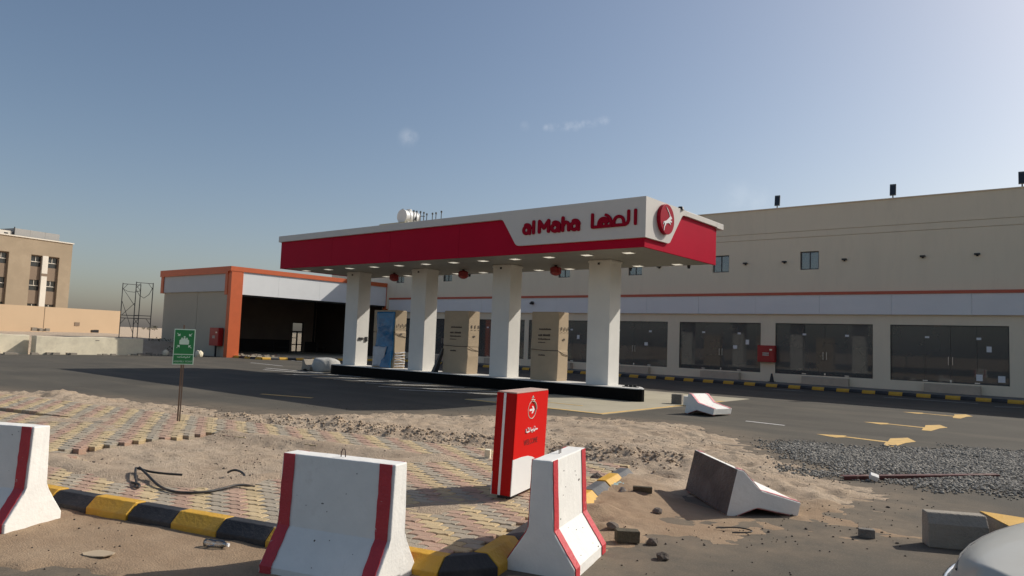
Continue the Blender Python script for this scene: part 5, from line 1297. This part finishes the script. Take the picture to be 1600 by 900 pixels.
# ------------------------------------------------------------------ silver car, mostly outside the frame on the right
CR, CF = Vector((.7768,.6286,0)).normalized(), Vector((-.6294,.7735,0)).normalized()
car = empty("parked_car", (0,0,0)); tag(car, "silver car with only its rounded bonnet corner in view at the lower right", "car")
NOSE_R, NOSE_D = 1.35, 2.0
def cp(s, t, z): p = CR*(NOSE_R+s)+CF*(NOSE_D+t); return (p.x, p.y, z)
def halfw(s): 
    u = min(1, max(0, s/1.45)); return .14+.80*(1-(1-u)**2.6)**.62 if u < 1 else .94
def topz(s): 
    u = min(1, max(0, s/1.25)); return 1.02+.10*(1-(1-u)**2.2)
def body_ring(s, tail=1.0):
    hw = halfw(s)*tail; zt = topz(s) if s < 1.3 else 1.12
    pts = []
    for t_, z_ in ((-1.0,.24),(-1.0,.50),(-1.0,.66)): pts.append((hw*t_, z_))
    for i in range(17):
        a = -1+2*i/16; pts.append((hw*(1-.0)*math.copysign(abs(a)**.9, a), zt-.17*abs(a)**5.0-.035*abs(a)**2))
    for t_, z_ in ((1.0,.66),(1.0,.50),(1.0,.24)): pts.append((hw*t_, z_))
    return pts
ST = [0,.02,.05,.10,.17,.26,.36,.48,.62,.78,.96,1.15,1.35,1.6,2.0,2.6,3.2,3.8,4.2,4.4]
mb = MB(); n = None; vs = []
for s in ST:
    ring = body_ring(s, 1.0 if s < 4 else 1-.12*(s-4)/.4); n = len(ring); vs += [cp(s, t_, z_) for t_, z_ in ring]
fs = []
for i in range(len(ST)-1):
    for j in range(n-1): fs.append((i*n+j, i*n+j+1, (i+1)*n+j+1, (i+1)*n+j))
    fs.append((i*n+n-1, i*n, (i+1)*n, (i+1)*n+n-1))
fs += [tuple(range(n)), tuple((len(ST)-1)*n+j for j in range(n))[::-1]]
mb.add(vs, fs); o = mb.build("body", M['silver'], car, smooth=True)
# bumper below the nose, trim along the bonnet lip
def lip(z, out, n=36):
    pts = []
    for i in range(n+1):
        a = -1+2*i/n; s = .0 if abs(a) < .12 else None
        sgn = 1 if a > 0 else -1; u = abs(a)*.93
        # walk along the plan outline
        lo_, hi_ = 0, 1.45
        for _ in range(30):
            mid = (lo_+hi_)/2
            if halfw(mid) < u: lo_ = mid
            else: hi_ = mid
        s = hi_ if u > .14 else 0
        pts.append(cp(s-out, sgn*u*(1+out*.6) if abs(a) > 0 else 0, z+.0*s))
    return pts
for sgn in (-1, 1):
    q = []
    for k in range(16):
        s_ = .05+1.25*k/15; a_ = .80; q.append(cp(s_, sgn*halfw(s_)*a_**.9, topz(s_)-.17*a_**5-.035*a_**2))
    mb = MB(); mb.tube(q, .0045, 5); mb.build("bonnet_seam", M['dark'], car)
mb = MB(); lz = lip(.868, .0); lz = [(x, y, z) for x, y, z in lz]; mb.tube(lz, .011, 8); mb.build("bonnet_trim", M['chrome'], car, smooth=True)
mb = MB()
for z, o_ in ((.32,.05),(.46,.07),(.62,.045)): mb.tube(lip(z, o_), .085, 10)
mb.build("bumper", M['dark'], car, smooth=True)
for sgn in (-1, 1):
    mb = MB(); q = [cp(.10+.03*i, sgn*(.50+.05*i), .60) for i in range(6)]; mb.tube(q, [.03,.055,.06,.06,.05,.02], 10); mb.build("headlight", M['lampglass'], car, smooth=True)
    for s in (.85, 3.5):
        wr = empty("wheel", cp(s, sgn*.80, .33), parent=car)
        mb = MB(); ax = CF*sgn
        mb.tube([tuple(ax*-.09), tuple(ax*-.07), tuple(ax*.15), tuple(ax*.17)], [.30,.335,.335,.30], 28); mb.build("tyre", M['tyre'], wr, smooth=False)
        mb = MB(); mb.tube([tuple(ax*.171), tuple(ax*.178)], [.22,.20], 20); mb.build("rim", M['steel'], wr)
mb = MB(); W = .70
g = [(1.35,-.80,1.11),(1.35,.80,1.11),(2.15,.62,1.56),(2.15,-.62,1.56),(3.5,.62,1.56),(3.5,-.62,1.56),(4.15,.78,1.12),(4.15,-.78,1.12)]
mb.add([cp(*p) for p in ((2.1,-.62,1.56),(2.1,.62,1.56),(3.5,.62,1.56),(3.5,-.62,1.56),(2.15,-.58,1.60),(2.15,.58,1.60),(3.45,.58,1.60),(3.45,-.58,1.60))], [(4,5,6,7),(0,1,5,4),(1,2,6,5),(2,3,7,6),(3,0,4,7),(3,2,1,0)])
mb.build("roof", M['silver'], car, .02)
mb = MB(); mb.add([cp(*g[i]) for i in (0,1,2,3)]+[cp(g[i][0]+.03,g[i][1],g[i][2]-.02) for i in (0,1,2,3)], [(0,1,2,3),(7,6,5,4),(0,4,5,1),(1,5,6,2),(2,6,7,3),(3,7,4,0)]); mb.build("windscreen", M['dark_win'], car)
mb = MB(); mb.add([cp(*g[i]) for i in (4,5,7,6)]+[cp(g[i][0]-.03,g[i][1],g[i][2]-.02) for i in (4,5,7,6)], [(0,1,2,3),(7,6,5,4),(0,4,5,1),(1,5,6,2),(2,6,7,3),(3,7,4,0)]); mb.build("rear_window", M['dark_win'], car)
for sgn in (-1,1):
    q = [(1.45,.82,1.08),(2.15,.64,1.54),(3.5,.64,1.54),(4.1,.80,1.10)]
    mb = MB(); mb.add([cp(s, sgn*t_, z) for s, t_, z in q]+[cp(s, sgn*(t_-.03), z) for s, t_, z in q], [(0,1,2,3),(7,6,5,4),(0,4,5,1),(1,5,6,2),(2,6,7,3),(3,7,4,0)]); mb.build("side_window", M['dark_win'], car)
    mb = MB(); c = cp(1.75, sgn*1.02, 1.06); mb.tube([(c[0],c[1],c[2]-.07),(c[0],c[1],c[2]-.05),(c[0],c[1],c[2]+.05),(c[0],c[1],c[2]+.07)], [.05,.09,.09,.05], 12); mb.build("wing_mirror", M['silver'], car, smooth=True)
